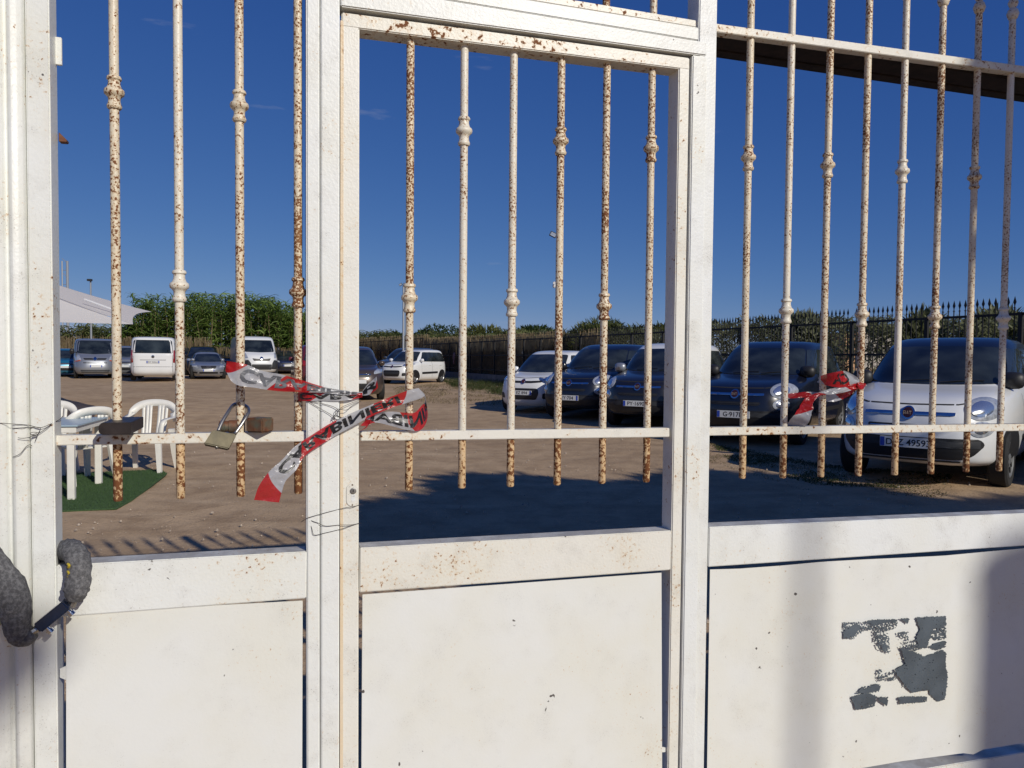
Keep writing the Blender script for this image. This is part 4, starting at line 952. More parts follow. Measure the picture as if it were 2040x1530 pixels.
def make_500(label, px, y, yaw, pm, roof, text, both_eu=False, mirror=None, full=True):
    c = Car('parked_car', label, px, y, yaw, L500, pm, roof, 1.125 if roof else 9)
    wind(c, 1.128, .735, 1.555, .615)
    sidewin(c, [(1.32, 1.13), (1.80, 1.54), (3.35, 1.54), (3.72, 1.19), (3.6, 1.12)], ((2.25, 1.12, 1.54), (3.15, 1.12, 1.54)))
    h1, h2 = c.both('headlight', 'front', ell(.655, .875, .150, .118, -.25), M_LAMP, off=.008, bulge=.02)
    for h, sx in ((h1, 1), (h2, -1)): c.decal('reflector', 'front', ell(sx*.64, .868, .085, .075), M_LAMPC, off=.028, bulge=.012, parent=h, M_=28)
    f1, f2 = c.both('fog_light', 'front', ell(.66, .665, .092, .082), M_LAMP, off=.008, bulge=.012)
    for h, sx in ((f1, 1), (f2, -1)): c.decal('reflector', 'front', ell(sx*.655, .665, .052, .048), M_LAMPC, off=.022, bulge=.01, parent=h, M_=24)
    xs_ = [-.44+.88*i/20 for i in range(21)]
    c.decal('chrome_bar', 'front', band(xs_, lambda x: .815+.02*(abs(x)/.44)**2*0, .017), M_CHROME, off=.012, bulge=.004, rings=3, M_=60)
    c.badge(0, .815, .07, M_CHROME, simple('badge_red_dark', (.035, .012, .016), .3), 'FIAT')
    c.decal('upper_grille', 'front', [(-.40, .70), (-.40, .665), (-.36, .645), (.36, .645), (.40, .665), (.40, .70)], M_BLACK, off=.004, rnd_=.015)
    c.decal('grille_slat', 'front', band([-.38+.76*i/14 for i in range(15)], lambda x: .676, .005), M_CHROME if pm is PW else M_TRIM, off=.012, rings=2)
    c.decal('lower_intake', 'front', [(-.66, .565), (-.70, .50), (-.60, .38), (-.50, .34), (.50, .34), (.60, .38), (.70, .50), (.66, .565)], M_BLACK, off=.008, rnd_=.06, rings=10, M_=110)
    c.decal('intake_bar', 'front', band([-.66+1.32*i/20 for i in range(21)], lambda x: .505, .038), M_TRIM, off=.013, rings=6)
    c.decal('chin_strip', 'front', band([-.5+1.0*i/18 for i in range(19)], lambda x: .318, .008), M_TRIM, off=.006, rings=2)
    seam(c, 'front', [(-.60, .985), (-.56, .94), (-.45, .918), (0, .91), (.45, .918), (.56, .94), (.60, .985)], .007)
    c.plate('front', .0, .50, text, both_eu=both_eu)
    c.mirrors(1.24, 1.15, mirror or M_BLACK, .13, (.125, .09, .10))
    c.wheels((.86, 3.47), .325)
    for yy in (1.5, 2.35, 3.25):
        for sd_ in ('left', 'right'): seam(c, sd_, [(yy, .32), (yy-.02, 1.07)], .004)
    if full:
        for sd_ in ('left', 'right'): c.decal('side_trim', sd_, band([1.4+1.8*i/10 for i in range(11)], lambda x: .52, .035), M_BLACK, off=.012, rings=2)
    bm = bmesh.new(); add_box(bm, Vector((.0, 1.62, 1.44)), .11, .012, .03, None, .01); bm_obj('rear_view_mirror', bm, M_BLACK, c.o, local=True)
    for sd_, x_ in ((-1, -.35), (1, .12)):
        q0, n0 = c.hit('front', x_, 1.12); q1, n1 = c.hit('front', x_+.42, 1.15)
        bm = bmesh.new(); tube(bm, [q0+n0*.02, (q0+q1)/2+n0*.025, q1+n1*.02], .007, 5, 6); bm_obj('wiper', bm, M_BLACK, c.o, local=True)
    return c
def make_panda(label, px, y, yaw, text, plate=True):
    c = Car('parked_car', label, px, y, yaw, LPAN, PW)
    wind(c, 1.0, .655, 1.43, .53)
    sidewin(c, [(1.22, 1.0), (1.62, 1.42), (3.05, 1.42), (3.42, 1.30), (3.46, 1.06), (3.3, .99)], ((2.12, .99, 1.43), (2.92, .99, 1.43)))
    h1, h2 = c.both('headlight', 'front', round_poly([(.46, .77), (.74, .80), (.76, .90), (.62, .93), (.48, .86)], .05), M_LAMP, off=.008, bulge=.015)
    for h, sx in ((h1, 1), (h2, -1)): c.decal('reflector', 'front', ell(sx*.56, .83, .06, .05), M_LAMPC, off=.024, bulge=.008, parent=h, M_=24)
    c.decal('upper_grille', 'front', [(-.48, .80), (-.46, .755), (-.2, .735), (.2, .735), (.46, .755), (.48, .80), (.2, .785), (-.2, .785)], M_BLACK, off=.004, rnd_=.01)
    c.badge(0, .765, .06, M_CHROME, simple('badge_dark', (.06, .02, .025), .3))
    c.decal('lower_intake', 'front', [(-.40, .61), (-.43, .5), (-.37, .34), (.37, .34), (.43, .5), (.40, .61)], M_BLACK, off=.004, rnd_=.06)
    c.both('fog_pocket', 'front', round_poly([(.50, .36), (.72, .38), (.76, .50), (.52, .50)], .04), M_BLACK, off=.004)
    if text is not None: c.plate('front', 0, .50, text, both_eu=True)
    else: c.decal('intake_bar', 'front', band([-.4+.8*i/12 for i in range(13)], lambda x: .49, .03), M_TRIM, off=.01, rings=2)
    c.mirrors(1.25, 1.03, PW, .11, (.10, .08, .08)); c.wheels((.72, 3.02), .29)
    c.sides('side_trim', [(1.25, .44), (2.6, .46), (2.6, .55), (1.25, .53)], M_BLACK, off=.014, rings=2, rnd_=.02)
    for sd_ in ('left', 'right'):
        for yy in (1.22, 2.12): seam(c, sd_, [(yy, .26), (yy+.02, 1.0)], .004)
        for yy in (1.85, 2.78): c.decal('door_handle', sd_, [(yy, .83), (yy+.16, .83), (yy+.16, .855), (yy, .855)], PW, off=.018, bulge=.005, rings=2, M_=16)
    seam(c, 'front', [(-.66, .94), (-.5, .88), (0, .85), (.5, .88), (.66, .94)], .005)
    for sx in (-1, 1): c.decal('tail_light', 'left' if sx > 0 else 'right', [(3.52, .72), (3.62, .72), (3.55, 1.2), (3.46, 1.2)], M_RED, off=.006, rings=2, M_=24)
    return c
def make_plain(label, px, y, yaw, Lt, pm, sc=1.0, zc=1.0, grill=True, text=None, tail=False):
    """ordinary hatchback seen far off or half hidden"""
    c = Car('parked_car', label, px, y, yaw, Lt, pm); H = Lt[-1][0]; k = H/1.552; wk = max(l[3] for l in Lt)/.822; lk = Lt[3][2]/3.65
    P = [(-.655*wk, 1.0*k), (0, .985*k), (.655*wk, 1.0*k), (.53*wk, 1.43*k), (-.53*wk, 1.43*k)]
    c.decal('windscreen', 'front', P, M_GLASS, off=.004, rnd_=.05)
    c.decal('rear_window', 'rear', [(a*.92, b) for a, b in P[::-1]], M_GLASS, off=.004, rnd_=.05)
    sidewin(c, [(1.22*lk, 1.0*k), (1.62*lk, 1.42*k), (3.05*lk, 1.42*k), (3.42*lk, 1.10*k), (3.3*lk, .99*k)], ((2.12*lk, .99*k, 1.43*k),))
    c.both('headlight', 'front', round_poly([(.44*wk, .74*k), (.72*wk, .78*k), (.74*wk, .88*k), (.58*wk, .89*k), (.46*wk, .82*k)], .04), M_LAMP, off=.008, bulge=.015)
    c.decal('upper_grille', 'front', [(-.38*wk, .76*k), (-.34*wk, .66*k), (.34*wk, .66*k), (.38*wk, .76*k)], M_BLACK, off=.004, rnd_=.03)
    c.decal('grille_bar', 'front', band([-.36*wk+.72*wk*i/10 for i in range(11)], lambda x: .735*k, .012), M_CHROME, off=.012, rings=2)
    c.decal('lower_intake', 'front', [(-.5*wk, .48*k), (-.46*wk, .34*k), (.46*wk, .34*k), (.5*wk, .48*k)], M_BLACK, off=.004, rnd_=.04)
    c.both('tail_light', 'rear', round_poly([(.50*wk, .82*k), (.76*wk, .84*k), (.74*wk, 1.02*k), (.54*wk, 1.0*k)], .04), M_RED, off=.008, bulge=.01)
    c.plate('front', 0, .54*k, text); c.plate('rear', 0, .62*k, None)
    c.mirrors(1.25*lk, 1.03*k, pm, .11, (.10, .08, .08)); c.wheels((.72*lk, 3.02*lk), .30)
    return c
# ---- right row, noses towards the gate
def hd(px, rel): return -(math.atan((px-CX)/FPX)+R(rel))       # yaw that turns the nose `rel` degrees left of the lens
w5 = make_500('white car with black roof, nearest of the right row', 1808, 8.15, hd(1808, 13), PW, PB, 'DLZ 49593')
b5 = make_500('black car with white number plate, second from right in the right row', 1462, 11.8, hd(1462, 19), PN, None, 'G·917FY')
d5 = make_500('dark car with white roof left of the door post', 1268, 14.3, hd(1268, 20), PH, PW, 'PY·16902', mirror=PS)
n5 = make_500('dark car with dark roof between a white one and a white-roofed one', 1131, 16.2, hd(1131, 28), PN, None, 'EY·704', both_eu=True, mirror=PH)
p1 = make_panda('white hatchback at the left end of the right row', 1040, 18.2, hd(1041, 27), 'EZ 894', True)
e5 = make_plain('dark car cut off at the right edge of the picture', 2300, 7.5, hd(2300, 20), LSUV, PBL)
# ---- middle
p2 = make_panda('white hatchback with black side trim by the cane fence', 779, 33.0, R(-25), None)
g2 = make_plain('dark grey car behind the white hatchback by the cane fence', 768, 37.5, R(-22), LSUV, PG)
br = make_plain('brown crossover half hidden behind the door jamb', 712, 22.0, hd(712, -6), LSUV, PBR)
mr = make_plain('maroon hatchback turned away, beside the door jamb', 622, 30.5, R(200), LSUV, PR)
k1 = make_plain('dark blue car between the white van and the maroon hatchback', 574, 45, hd(574, -5), LHAT, PBL)
# ---- left row
bx = Car('parked_van', 'white panel van with grey bumper in the far row', 522, 40.5, hd(522, -10), LBOX, PW, cat='van', group='vans parked in the far row')
bx.decal('windscreen', 'front', [(-.78, 1.33), (0, 1.30), (.78, 1.33), (.74, 1.98), (-.74, 1.98)], M_GLASS, off=.004, rnd_=.08)
bx.both('headlight', 'front', round_poly([(.66, .98), (.86, 1.02), (.86, 1.30), (.74, 1.26)], .04), M_LAMP, off=.008, bulge=.015)
bx.decal('upper_grille', 'front', [(-.48, .98), (-.40, .84), (.40, .84), (.48, .98), (.2, .95), (-.2, .95)], M_BLACK, off=.006, rnd_=.02)
bx.badge(0, .98, .085, M_CHROME); bx.both('bumper', 'front', round_poly([(.52, .40), (.95, .40), (.97, .84), (.66, .90), (.54, .70)], .05), M_TRIM, off=.012)
bx.decal('bumper', 'front', [(-.52, .66), (-.52, .38), (.52, .38), (.52, .66)], M_TRIM, off=.010, rnd_=.04); bx.decal('lower_intake', 'front', [(-.40, .60), (-.36, .46), (.36, .46), (.40, .60)], M_BLACK, off=.02, rnd_=.03)
sidewin(bx, [(1.25, 1.36), (1.60, 1.94), (2.2, 1.94), (2.2, 1.34)]); bx.mirrors(1.2, 1.4, M_BLACK, .16, (.10, .1, .2)); bx.wheels((.95, 4.2), .34)
sc_ = Car('parked_van', 'white van showing its tailgate in the left opening', 318, 37.6, R(180+22), LVAN, PW, cat='van', group='vans parked in the far row')
sc_.loc = sc_.loc
sc_.decal('rear_window', 'rear', [(-.80, 1.22), (.80, 1.22), (.76, 1.80), (-.76, 1.80)], M_GLASS, off=.004, rnd_=.08)
sc_.both('tail_light', 'rear', round_poly([(.80, .80), (.915, .80), (.885, 1.36), (.82, 1.36)], .03), M_RED, off=.008, bulge=.01)
sc_.both('lamp_band', 'rear', round_poly([(.81, .98), (.91, .98), (.90, 1.12), (.815, 1.12)], .02), M_LAMP, off=.014)
sc_.badge(0, 1.07, .065, M_CHROME, M_TRIM, side='rear'); sc_.plate('rear', 0, .83, 'EW 222LA', both_eu=True)
seam(sc_, 'rear', [(-.52, .92), (.52, .92)], .01, M_TRIM); seam(sc_, 'rear', [(-.80, .62), (.80, .62)], .007); seam(sc_, 'rear', [(-.79, .34), (-.79, 1.15)], .007); seam(sc_, 'rear', [(.79, .34), (.79, 1.15)], .007)
sidewin(sc_, [(1.0, 1.24), (1.4, 1.72), (4.5, 1.72), (4.6, 1.22)], ((2.0, 1.2, 1.75), (3.3, 1.2, 1.75))); sc_.wheels((.95, 3.95), .32); sc_.mirrors(1.1, 1.3, PW, .14, (.1, .09, .13))
tr = Car('parked_van', 'silver minivan with big windscreen at the far left', 190, 36.0, hd(190, 0), LVAN, PS, cat='van', group='vans parked in the far row')
tr.decal('windscreen', 'front', [(-.86, 1.22), (0, 1.17), (.86, 1.22), (.81, 1.84), (-.81, 1.84)], M_GLASS, off=.004, rnd_=.09)
tr.both('headlight', 'front', round_poly([(.58, .90), (.86, .84), (.90, 1.02), (.80, 1.14), (.66, 1.12)], .05), M_LAMP, off=.008, bulge=.02)
tr.both('indicator', 'front', round_poly([(.60, .85), (.88, .78), (.89, .84), (.62, .90)], .02), M_AMBER, off=.012)
tr.both('upper_grille', 'front', [(.06, .90), (.44, .90), (.50, .98), (.10, .98)], M_BLACK, off=.005, rnd_=.02); tr.decal('badge', 'front', [(0, .84), (.09, .94), (0, 1.05), (-.09, .94)], M_CHROME, off=.02, bulge=.008, M_=24)
seam(tr, 'front', [(-.5, .76), (0, .75), (.5, .76)], .02); tr.decal('lower_grille', 'front', [(-.62, .42), (-.58, .30), (.58, .30), (.62, .42)], M_TRIM, off=.005, rnd_=.02)
tr.decal('grille_slat', 'front', band([-.6+1.2*i/12 for i in range(13)], lambda x: .36, .012), PS, off=.012, rings=2); tr.plate('front', .04, .60, None, both_eu=True)
sidewin(tr, [(1.0, 1.24), (1.4, 1.72), (4.5, 1.72), (4.6, 1.22)], ((2.0, 1.2, 1.75),)); tr.wheels((.95, 3.95), .32); tr.mirrors(1.05, 1.28, M_BLACK, .15, (.1, .09, .14))
make_plain('turquoise hatchback at the far left beside the silver minivan', 130, 38.0, hd(130, 0), LHAT, PT)
make_plain('silver-grey compact car between the silver minivan and the white tailgate', 246, 38.0, hd(246, 10), scaled(LHAT, 1.12, 1.0, 1), PS)
tt = Car('parked_car', 'low silver sports coupe with rounded nose in the far row', 416, 36.5, hd(416, -2), LTT, PS)
tt.decal('windscreen', 'front', [(-.66, .85), (0, .83), (.66, .85), (.50, 1.22), (0, 1.24), (-.50, 1.22)], M_GLASS, off=.004, rnd_=.06); tt.both('headlight', 'front', round_poly([(.48, .56), (.74, .58), (.74, .67), (.54, .68)], .03), M_LAMP, off=.006, bulge=.01)
tt.decal('upper_grille', 'front', [(-.36, .64), (-.30, .50), (.30, .50), (.36, .64)], M_BLACK, off=.004, rnd_=.03); tt.decal('lower_intake', 'front', [(-.42, .36), (-.42, .27), (.42, .27), (.42, .36)], M_BLACK, off=.004, rnd_=.02)
tt.both('fog_pocket', 'front', [(.50, .28), (.74, .29), (.74, .36), (.50, .35)], M_BLACK, off=.004, rnd_=.02); tt.plate('front', 0, .43, None, both_eu=True)
for k in range(4):
    bm = bmesh.new(); q, nn = tt.hit('front', -.075+.05*k, .58); V_ = []
    tube(bm, [q+nn*.02+Vector((.034*math.cos(t*.5236), 0, .034*math.sin(t*.5236))) for t in range(13)], .005, 5); bm_obj('badge_ring', bm, M_CHROME, tt.o, local=True)
sidewin(tt, [(1.45, .88), (1.95, 1.2), (2.8, 1.2), (3.4, .9)]); tt.wheels((.8, 3.2), .32); tt.mirrors(1.4, .92, PS, .12, (.1, .08, .07))
make_plain('black estate car parked behind the silver coupe', 402, 41.5, hd(402, 2), LSUV, PB)
make_plain('dark car at the back, left of the black estate', 384, 44.5, hd(384, 0), LSUV, PG)
make_plain('navy car half hidden by the white panel van', 462, 45.5, hd(462, 0), LSUV, PBL)
# ================================================================== fences, plants, poles
M_IRON = simple('black_iron', (.012, .012, .013), .6, .2); M_IRONR = simple('brown_black_iron', (.022, .017, .013), .7, .2)
M_CONC = simple('grey_concrete', (.17, .165, .16), .9, 0, .25, 3, bump=.3)
FD = Vector((-.374, .927, 0)); F0 = Vector((8.57, 12.6, 0))
def picket_mesh(h, tip=True):
    bm = bmesh.new(); add_box(bm, (0, 0, h/2-.09), .007, .007, h/2-.09)
    if tip:
        z = h-.18; V = [(0, 0, h)]; 
        for r, zz_ in ((.030, z+.075), (.012, z+.03), (.008, z)):
            V += [(r*a, r*b*.45, zz_) for a, b in ((1, 0), (0, 1), (-1, 0), (0, -1))]
        F_ = [(0, 1, 2), (0, 2, 3), (0, 3, 4), (0, 4, 1)]
        for i in range(2):
            for j in range(4): F_.append((1+4*i+j, 5+4*i+j, 5+4*i+(j+1) % 4, 1+4*i+(j+1) % 4))
        add_raw(bm, V, F_)
        add_raw(bm, [(.013*a, .013*b, zz_) for zz_ in (z-.03, z-.015) for a, b in ((1, 1), (-1, 1), (-1, -1), (1, -1))], [(0, 1, 5, 4), (1, 2, 6, 5), (2, 3, 7, 6), (3, 0, 4, 7), (0, 3, 2, 1), (4, 5, 6, 7)])
    me = bpy.data.meshes.new('picket'); bm.to_mesh(me); bm.free(); return me
def fence(label, P0, D, t0, t1, ztop, zmid, zlow, zbase, ztip, wallz, spacing, mat, nmax=300, postn=16, wall=True):
    D = D.normalized(); root_p = P0+D*t0; root = thing('iron_fence', Vector((root_p.x, root_p.y, zbase)), math.atan2(D.y, D.x), label, 'fence', 'spiked iron fences round the yard')
    Mi = MATW[root.name].inverted()
    me = picket_mesh(ztip-zbase); me.materials.append(mat)
    n = int((t1-t0)/spacing); rest = bmesh.new()
    for k in range(n):
        p = P0+D*(t0+spacing*k)
        if k % postn == 0: continue
        if k < nmax:
            o = bpy.data.objects.new('picket', me); C.objects.link(o); o.parent = root; o.location = Mi @ Vector((p.x, p.y, zbase))
        else:
            add_box(rest, (p.x, p.y, (zbase+ztip)/2), .007, .007, (ztip-zbase)/2)
    if len(rest.verts): 
        o = bm_obj('far_pickets', rest, mat, root); o['kind'] = 'stuff'
    else: rest.free()
    for z in (ztop, zmid, zlow):
        bm = bmesh.new(); a = P0+D*t0; b = P0+D*t1; c = (a+b)/2; c.z = z
        add_box(bm, c, (t1-t0)/2, .008, .022, Matrix.Rotation(math.atan2(D.y, D.x), 3, 'Z')); bm_obj('rail', bm, mat, root)
    for k in range(0, n, postn):
        p = P0+D*(t0+spacing*k); bm = bmesh.new(); add_box(bm, (p.x, p.y, (zbase+ztop)/2+.01), .03, .03, (ztop-zbase)/2+.02, Matrix.Rotation(math.atan2(D.y, D.x), 3, 'Z')); bm_obj('fence_post', bm, mat, root)
    if wall:
        wl = thing('low_wall', Vector((root_p.x, root_p.y, gh(0, root_p.y))), math.atan2(D.y, D.x), 'low grey concrete wall under '+('the near iron fence' if t0 < -1 else 'the far stretch of iron fence'), 'wall')
        bm = bmesh.new(); a = P0+D*t0; b = P0+D*t1
        off = Vector((-D.y, D.x, 0))*.11
        q = [Vector((a.x, a.y, gh(0, a.y)-.1))-off, Vector((b.x, b.y, gh(0, b.y)-.1))-off, Vector((b.x, b.y, zbase-.004))-off, Vector((a.x, a.y, zbase-.004))-off]
        prism(bm, q, off*2, .01); bm_obj('wall_body', bm, M_CONC, wl)
fence('black spiked iron fence behind the right row of cars', F0, FD, -3.5, 38.0, 2.32, 1.64, .935, .72, 2.63, .72, .112, M_IRON)
D2 = Vector((-.426, .905, 0)); P2 = F0+FD*38.0
fence('brown-black iron fence stepping up at the far end of the yard', P2, D2, .0, 34, 2.72, 2.05, 1.35, 1.10, 3.0, 1.1, .16, M_IRONR, 210)
# ---- foliage
def leafmat(name, a, b, tr=.35, rough=.5):
    n = N(name); co = n.co(); geo_ = n.n('NewGeometry'); r1 = n.n('ObjectInfo')
    f = n.noise(.7, 3, co=co); f2 = n.noise(9, 2, co=co)
    c = n.mix(n.ramp(n.math('ADD', n.math('MULTIPLY', f, .55), n.math('MULTIPLY', f2, .45)), .35, .65), a, b); n.col(c); n.set(Roughness=rough); n.b.inputs['Specular IOR Level'].default_value = .25
    t = n.n('BsdfTranslucent'); n.l(c, t.inputs[0]); mx = n.n('MixShader'); mx.inputs[0].default_value = tr
    n.l(n.b.outputs[0], mx.inputs[1]); n.l(t.outputs[0], mx.inputs[2]); n.l(mx.outputs[0], n.out.inputs[0]); return n.m
M_REED = leafmat('reed_leaves', (.065, .118, .022), (.265, .365, .09)); M_REEDP = leafmat('pale_reed_leaves', (.07, .095, .025), (.21, .225, .085))
M_OLIVE = leafmat('grey_green_leaves', (.09, .105, .04), (.40, .41, .25), .5); M_DRY = leafmat('dry_cane', (.17, .125, .065), (.36, .28, .16), .35, .8)
M_CANE = leafmat('brown_cane_screen', (.34, .26, .15), (.60, .49, .31), .6, .8); M_DARKG = leafmat('dark_tree_leaves', (.022, .042, .014), (.065, .105, .03)); M_GRASS = leafmat('weedy_grass', (.035, .055, .014), (.09, .11, .03), .3)
M_DGRASS = leafmat('dry_grass', (.15, .115, .055), (.27, .22, .12), .2, .8); M_BARK = simple('bark', (.10, .075, .055), .95, 0, .3, 12, bump=.5)
def blade(V, F, p, d, l, w, droop, rr):
    """arching leaf: three segments"""
    d = d.normalized(); side = d.cross(Vector((0, 0, 1))); side = side.normalized() if side.length > .01 else Vector((1, 0, 0))
    side = (side + Vector((rr.gauss(0, .4), rr.gauss(0, .4), rr.gauss(0, .4)))).normalized(); b = len(V); pos = p.copy(); dr = d.copy()
    for k in range(4):
        ww = w*(.7, 1, .7, .08)[k]; V.append(pos+side*ww); V.append(pos-side*ww); pos = pos+dr*(l/3); dr = (dr+Vector((0, 0, -droop))).normalized()
    for k in range(3): F.append((b+2*k, b+2*k+1, b+2*k+3, b+2*k+2))
def thicket(name, label, cat, zone, n, mat, lw, seed, stems=0, stemmat=None, up=.6, droop=.35):
    """zone(r) -> base point and clump height; clumps give light and dark masses"""
    rr = random.Random(seed); V = []; F = []
    for _ in range(n):
        p, hgt = zone(rr)
        if p is None: continue
        a = rr.random()*6.28; d = Vector((math.cos(a), math.sin(a), up+rr.random()*.8)); l = lw[0]*(.6+.8*rr.random())
        blade(V, F, p, d, l, lw[1]*(.7+.6*rr.random()), droop*(.6+rr.random()*.9), rr)
    o = mesh_obj(name, V, F, mat, None, False); tag(o, label, cat, kind='stuff'); return o
# tall giant-reed thicket (centre left): columns of arching leaves on canes
def reed_zone(x0, x1, y, depth, top, seed):
    rr0 = random.Random(seed); stems = []
    for _ in range(int((x1-x0)*38)):
        x = x0+(x1-x0)*rr0.random(); yy = y+depth*rr0.random(); stems.append((x, yy, top(x)*(.72+.33*rr0.random()**.6)))
    return stems
def build_reeds(name, label, stems, mat, seed, lw=(.62, .034), per=26, canes=True):
    rr = random.Random(seed); V = []; F = []; bmv = []
    SV = []; SF = []
    for (x, y, h) in stems:
        g0 = gh(x, y); lean = Vector((rr.gauss(0, .07), rr.gauss(0, .07), 1))
        tipd = Vector((rr.gauss(0, .35), rr.gauss(0, .35)-.12, 0))
        for k in range(per):
            t = .10+.9*rr.random()**.75; z = h*t; p = Vector((x, y, g0))+lean*z+tipd*(t**3)*.8
            a = rr.random()*6.28; d = Vector((math.cos(a), math.sin(a), .9*rr.random()+.25))
            blade(V, F, p, d, lw[0]*(.55+.75*rr.random()), lw[1]*(.7+.7*rr.random()), .30+.5*rr.random(), rr)
        if canes:
            b = len(SV); p0 = Vector((x, y, g0)); p1 = p0+lean*(h*.85)
            for p in (p0, p1): SV += [p+Vector((.014, 0, 0)), p+Vector((-.007, .012, 0)), p+Vector((-.007, -.012, 0))]
            SF += [(b, b+1, b+4, b+3), (b+1, b+2, b+5, b+4), (b+2, b, b+3, b+5)]
    o = thing(name, Vector((sum(s[0] for s in stems)/len(stems), sum(s[1] for s in stems)/len(stems), gh(0, stems[0][1]))), 0, label, 'reeds')
    o['kind'] = 'stuff'
    a = mesh_obj('reed_leaves', V, F, mat, o, False); a['kind'] = 'stuff'
    if canes: b = mesh_obj('canes', SV, SF, M_DRY, o, False); b['kind'] = 'stuff'
    return o
def topA(x):                                     # silhouette of the thicket over x at y=48
    px = 1020+x/48*1500; P = [(225, 668), (262, 640), (275, 598), (300, 592), (335, 596), (375, 588), (420, 594), (455, 590), (490, 592), (530, 598), (560, 610), (585, 622), (605, 628), (640, 650)]
    if px <= P[0][0]: y_ = P[0][1]
    elif px >= P[-1][0]: y_ = P[-1][1]
    else:
        for i in range(len(P)-1):
            if P[i][0] <= px <= P[i+1][0]: y_ = P[i][1]+(P[i+1][1]-P[i][1])*(px-P[i][0])/(P[i+1][0]-P[i][0])
    return EYE+(709-y_)*48/1500-gh(0, 48)
build_reeds('reed_thicket', 'tall green reed thicket behind the far row of vans', reed_zone(-25.4, -12.2, 47.2, 4.0, topA, 4), M_REED, 5, (.74, .036), 48)
build_reeds('reed_thicket', 'lower pale green reeds behind the cane fence at the far left', reed_zone(-36, -24.5, 53, 3, lambda x: 2.9+.35*noise.noise(Vector((x*.8, 0, 0))), 9), M_REEDP, 6, per=26)
build_reeds('reed_thicket', 'pale reeds showing above the far stretch of iron fence', reed_zone(-21, -4.5, 63, 4, lambda x: 2.9+.5*noise.noise(Vector((x*.5, 3, 0))), 12), M_REEDP, 8, per=22)
# cane screens: upright dead canes
def cane_screen(name, label, A, B, h, n, mat, seed, jit=.12, wdt=.018):
    rr = random.Random(seed); V = []; F = []; A = Vector(A); B = Vector(B)
    for _ in range(n):
        t = rr.random(); p = A.lerp(B, t); p = p+Vector((rr.gauss(0, .03), rr.gauss(0, jit), 0)); p.z = gh(p.x, p.y); hh = h*(.88+.2*rr.random()); w_ = wdt*(.6+.8*rr.random()); b = len(V); lx = rr.gauss(0, .05)
        V += [p+Vector((-w_, 0, 0)), p+Vector((w_, 0, 0)), p+Vector((w_*.6+lx, 0, hh)), p+Vector((-w_*.6+lx, 0, hh)), p+Vector((0, w_, 0)), p+Vector((lx, w_, hh))]
        F += [(b, b+1, b+2, b+3), (b+1, b+4, b+5, b+2), (b+4, b, b+3, b+5)]
    o = mesh_obj(name, V, F, mat, None, False); tag(o, label, 'cane screen', kind='stuff'); return o
cane_screen('cane_screen', 'brown dead cane screen at the far left behind the silver minivan', (-36, 46.0, 0), (-18.5, 46.2, 0), 2.05, 1500, M_CANE, 3)
cane_screen('cane_screen', 'dead cane stalks at the foot of the reed thicket', (-21, 46.6, 0), (-11.5, 47.2, 0), 1.5, 900, M_DRY, 4, .4)
o1 = F0+FD*15+Vector((.35, .15, 0)); o2 = F0+FD*38+Vector((.35, .15, 0)); cane_screen('cane_screen', 'brown cane screen tied behind the iron fence in the middle', o1, o2, 2.15, 2000, M_CANE, 5, .1, .016)
o1 = P2+Vector((.3, .2, 0)); o2 = P2+D2*34+Vector((.3, .2, 0)); cane_screen('cane_screen', 'brown cane screen behind the far stretch of iron fence', o1, o2, 2.35, 1500, M_CANE, 6, .15, .02)
# hedge of grey-green shrubs behind the right fence
def hedge(label, t0, t1, n, mat, hf, seed, lw=(.17, .021), off=.5, thick=1.6, name='hedge', thr=-.02, low=.92):
    rr = random.Random(seed); V = []; F = []
    for _ in range(n):
        t = t0+(t1-t0)*rr.random(); o_ = off+thick*rr.random(); p = F0+FD*t+Vector((.927, .374, 0))*o_
        H = hf(t, o_); z = H*(1-rr.random()**1.8*low); 
        cl = noise.noise(Vector((t*1.3, o_*1.5, z*1.6)))
        if cl < thr: continue
        p.z = gh(p.x, p.y)+z; a = rr.random()*6.28; d = Vector((math.cos(a), math.sin(a), .3+rr.random()*1.2))
        blade(V, F, p, d, lw[0]*(.6+.8*rr.random()), lw[1]*(.7+.6*rr.random()), .1+.3*rr.random(), rr)
    o = mesh_obj(name, V, F, mat, None, False); tag(o, label, 'hedge', kind='stuff'); return o
hedge('grey-green hedge of leafy shrubs behind the near iron fence', -6, 22, 70000, M_OLIVE, lambda t, o_: 2.1+.55*noise.noise(Vector((t*.55, o_*.4, 1)))+.25*noise.noise(Vector((t*1.7, 2, 1))), 21)
hedge('yellow-green scrub tops behind the cane screen in the middle', 14, 42, 20000, M_REEDP, lambda t, o_: 2.25+.35*noise.noise(Vector((t*.4, o_*.4, 6))), 22, (.3, .03), .9, 2.4, low=.35)
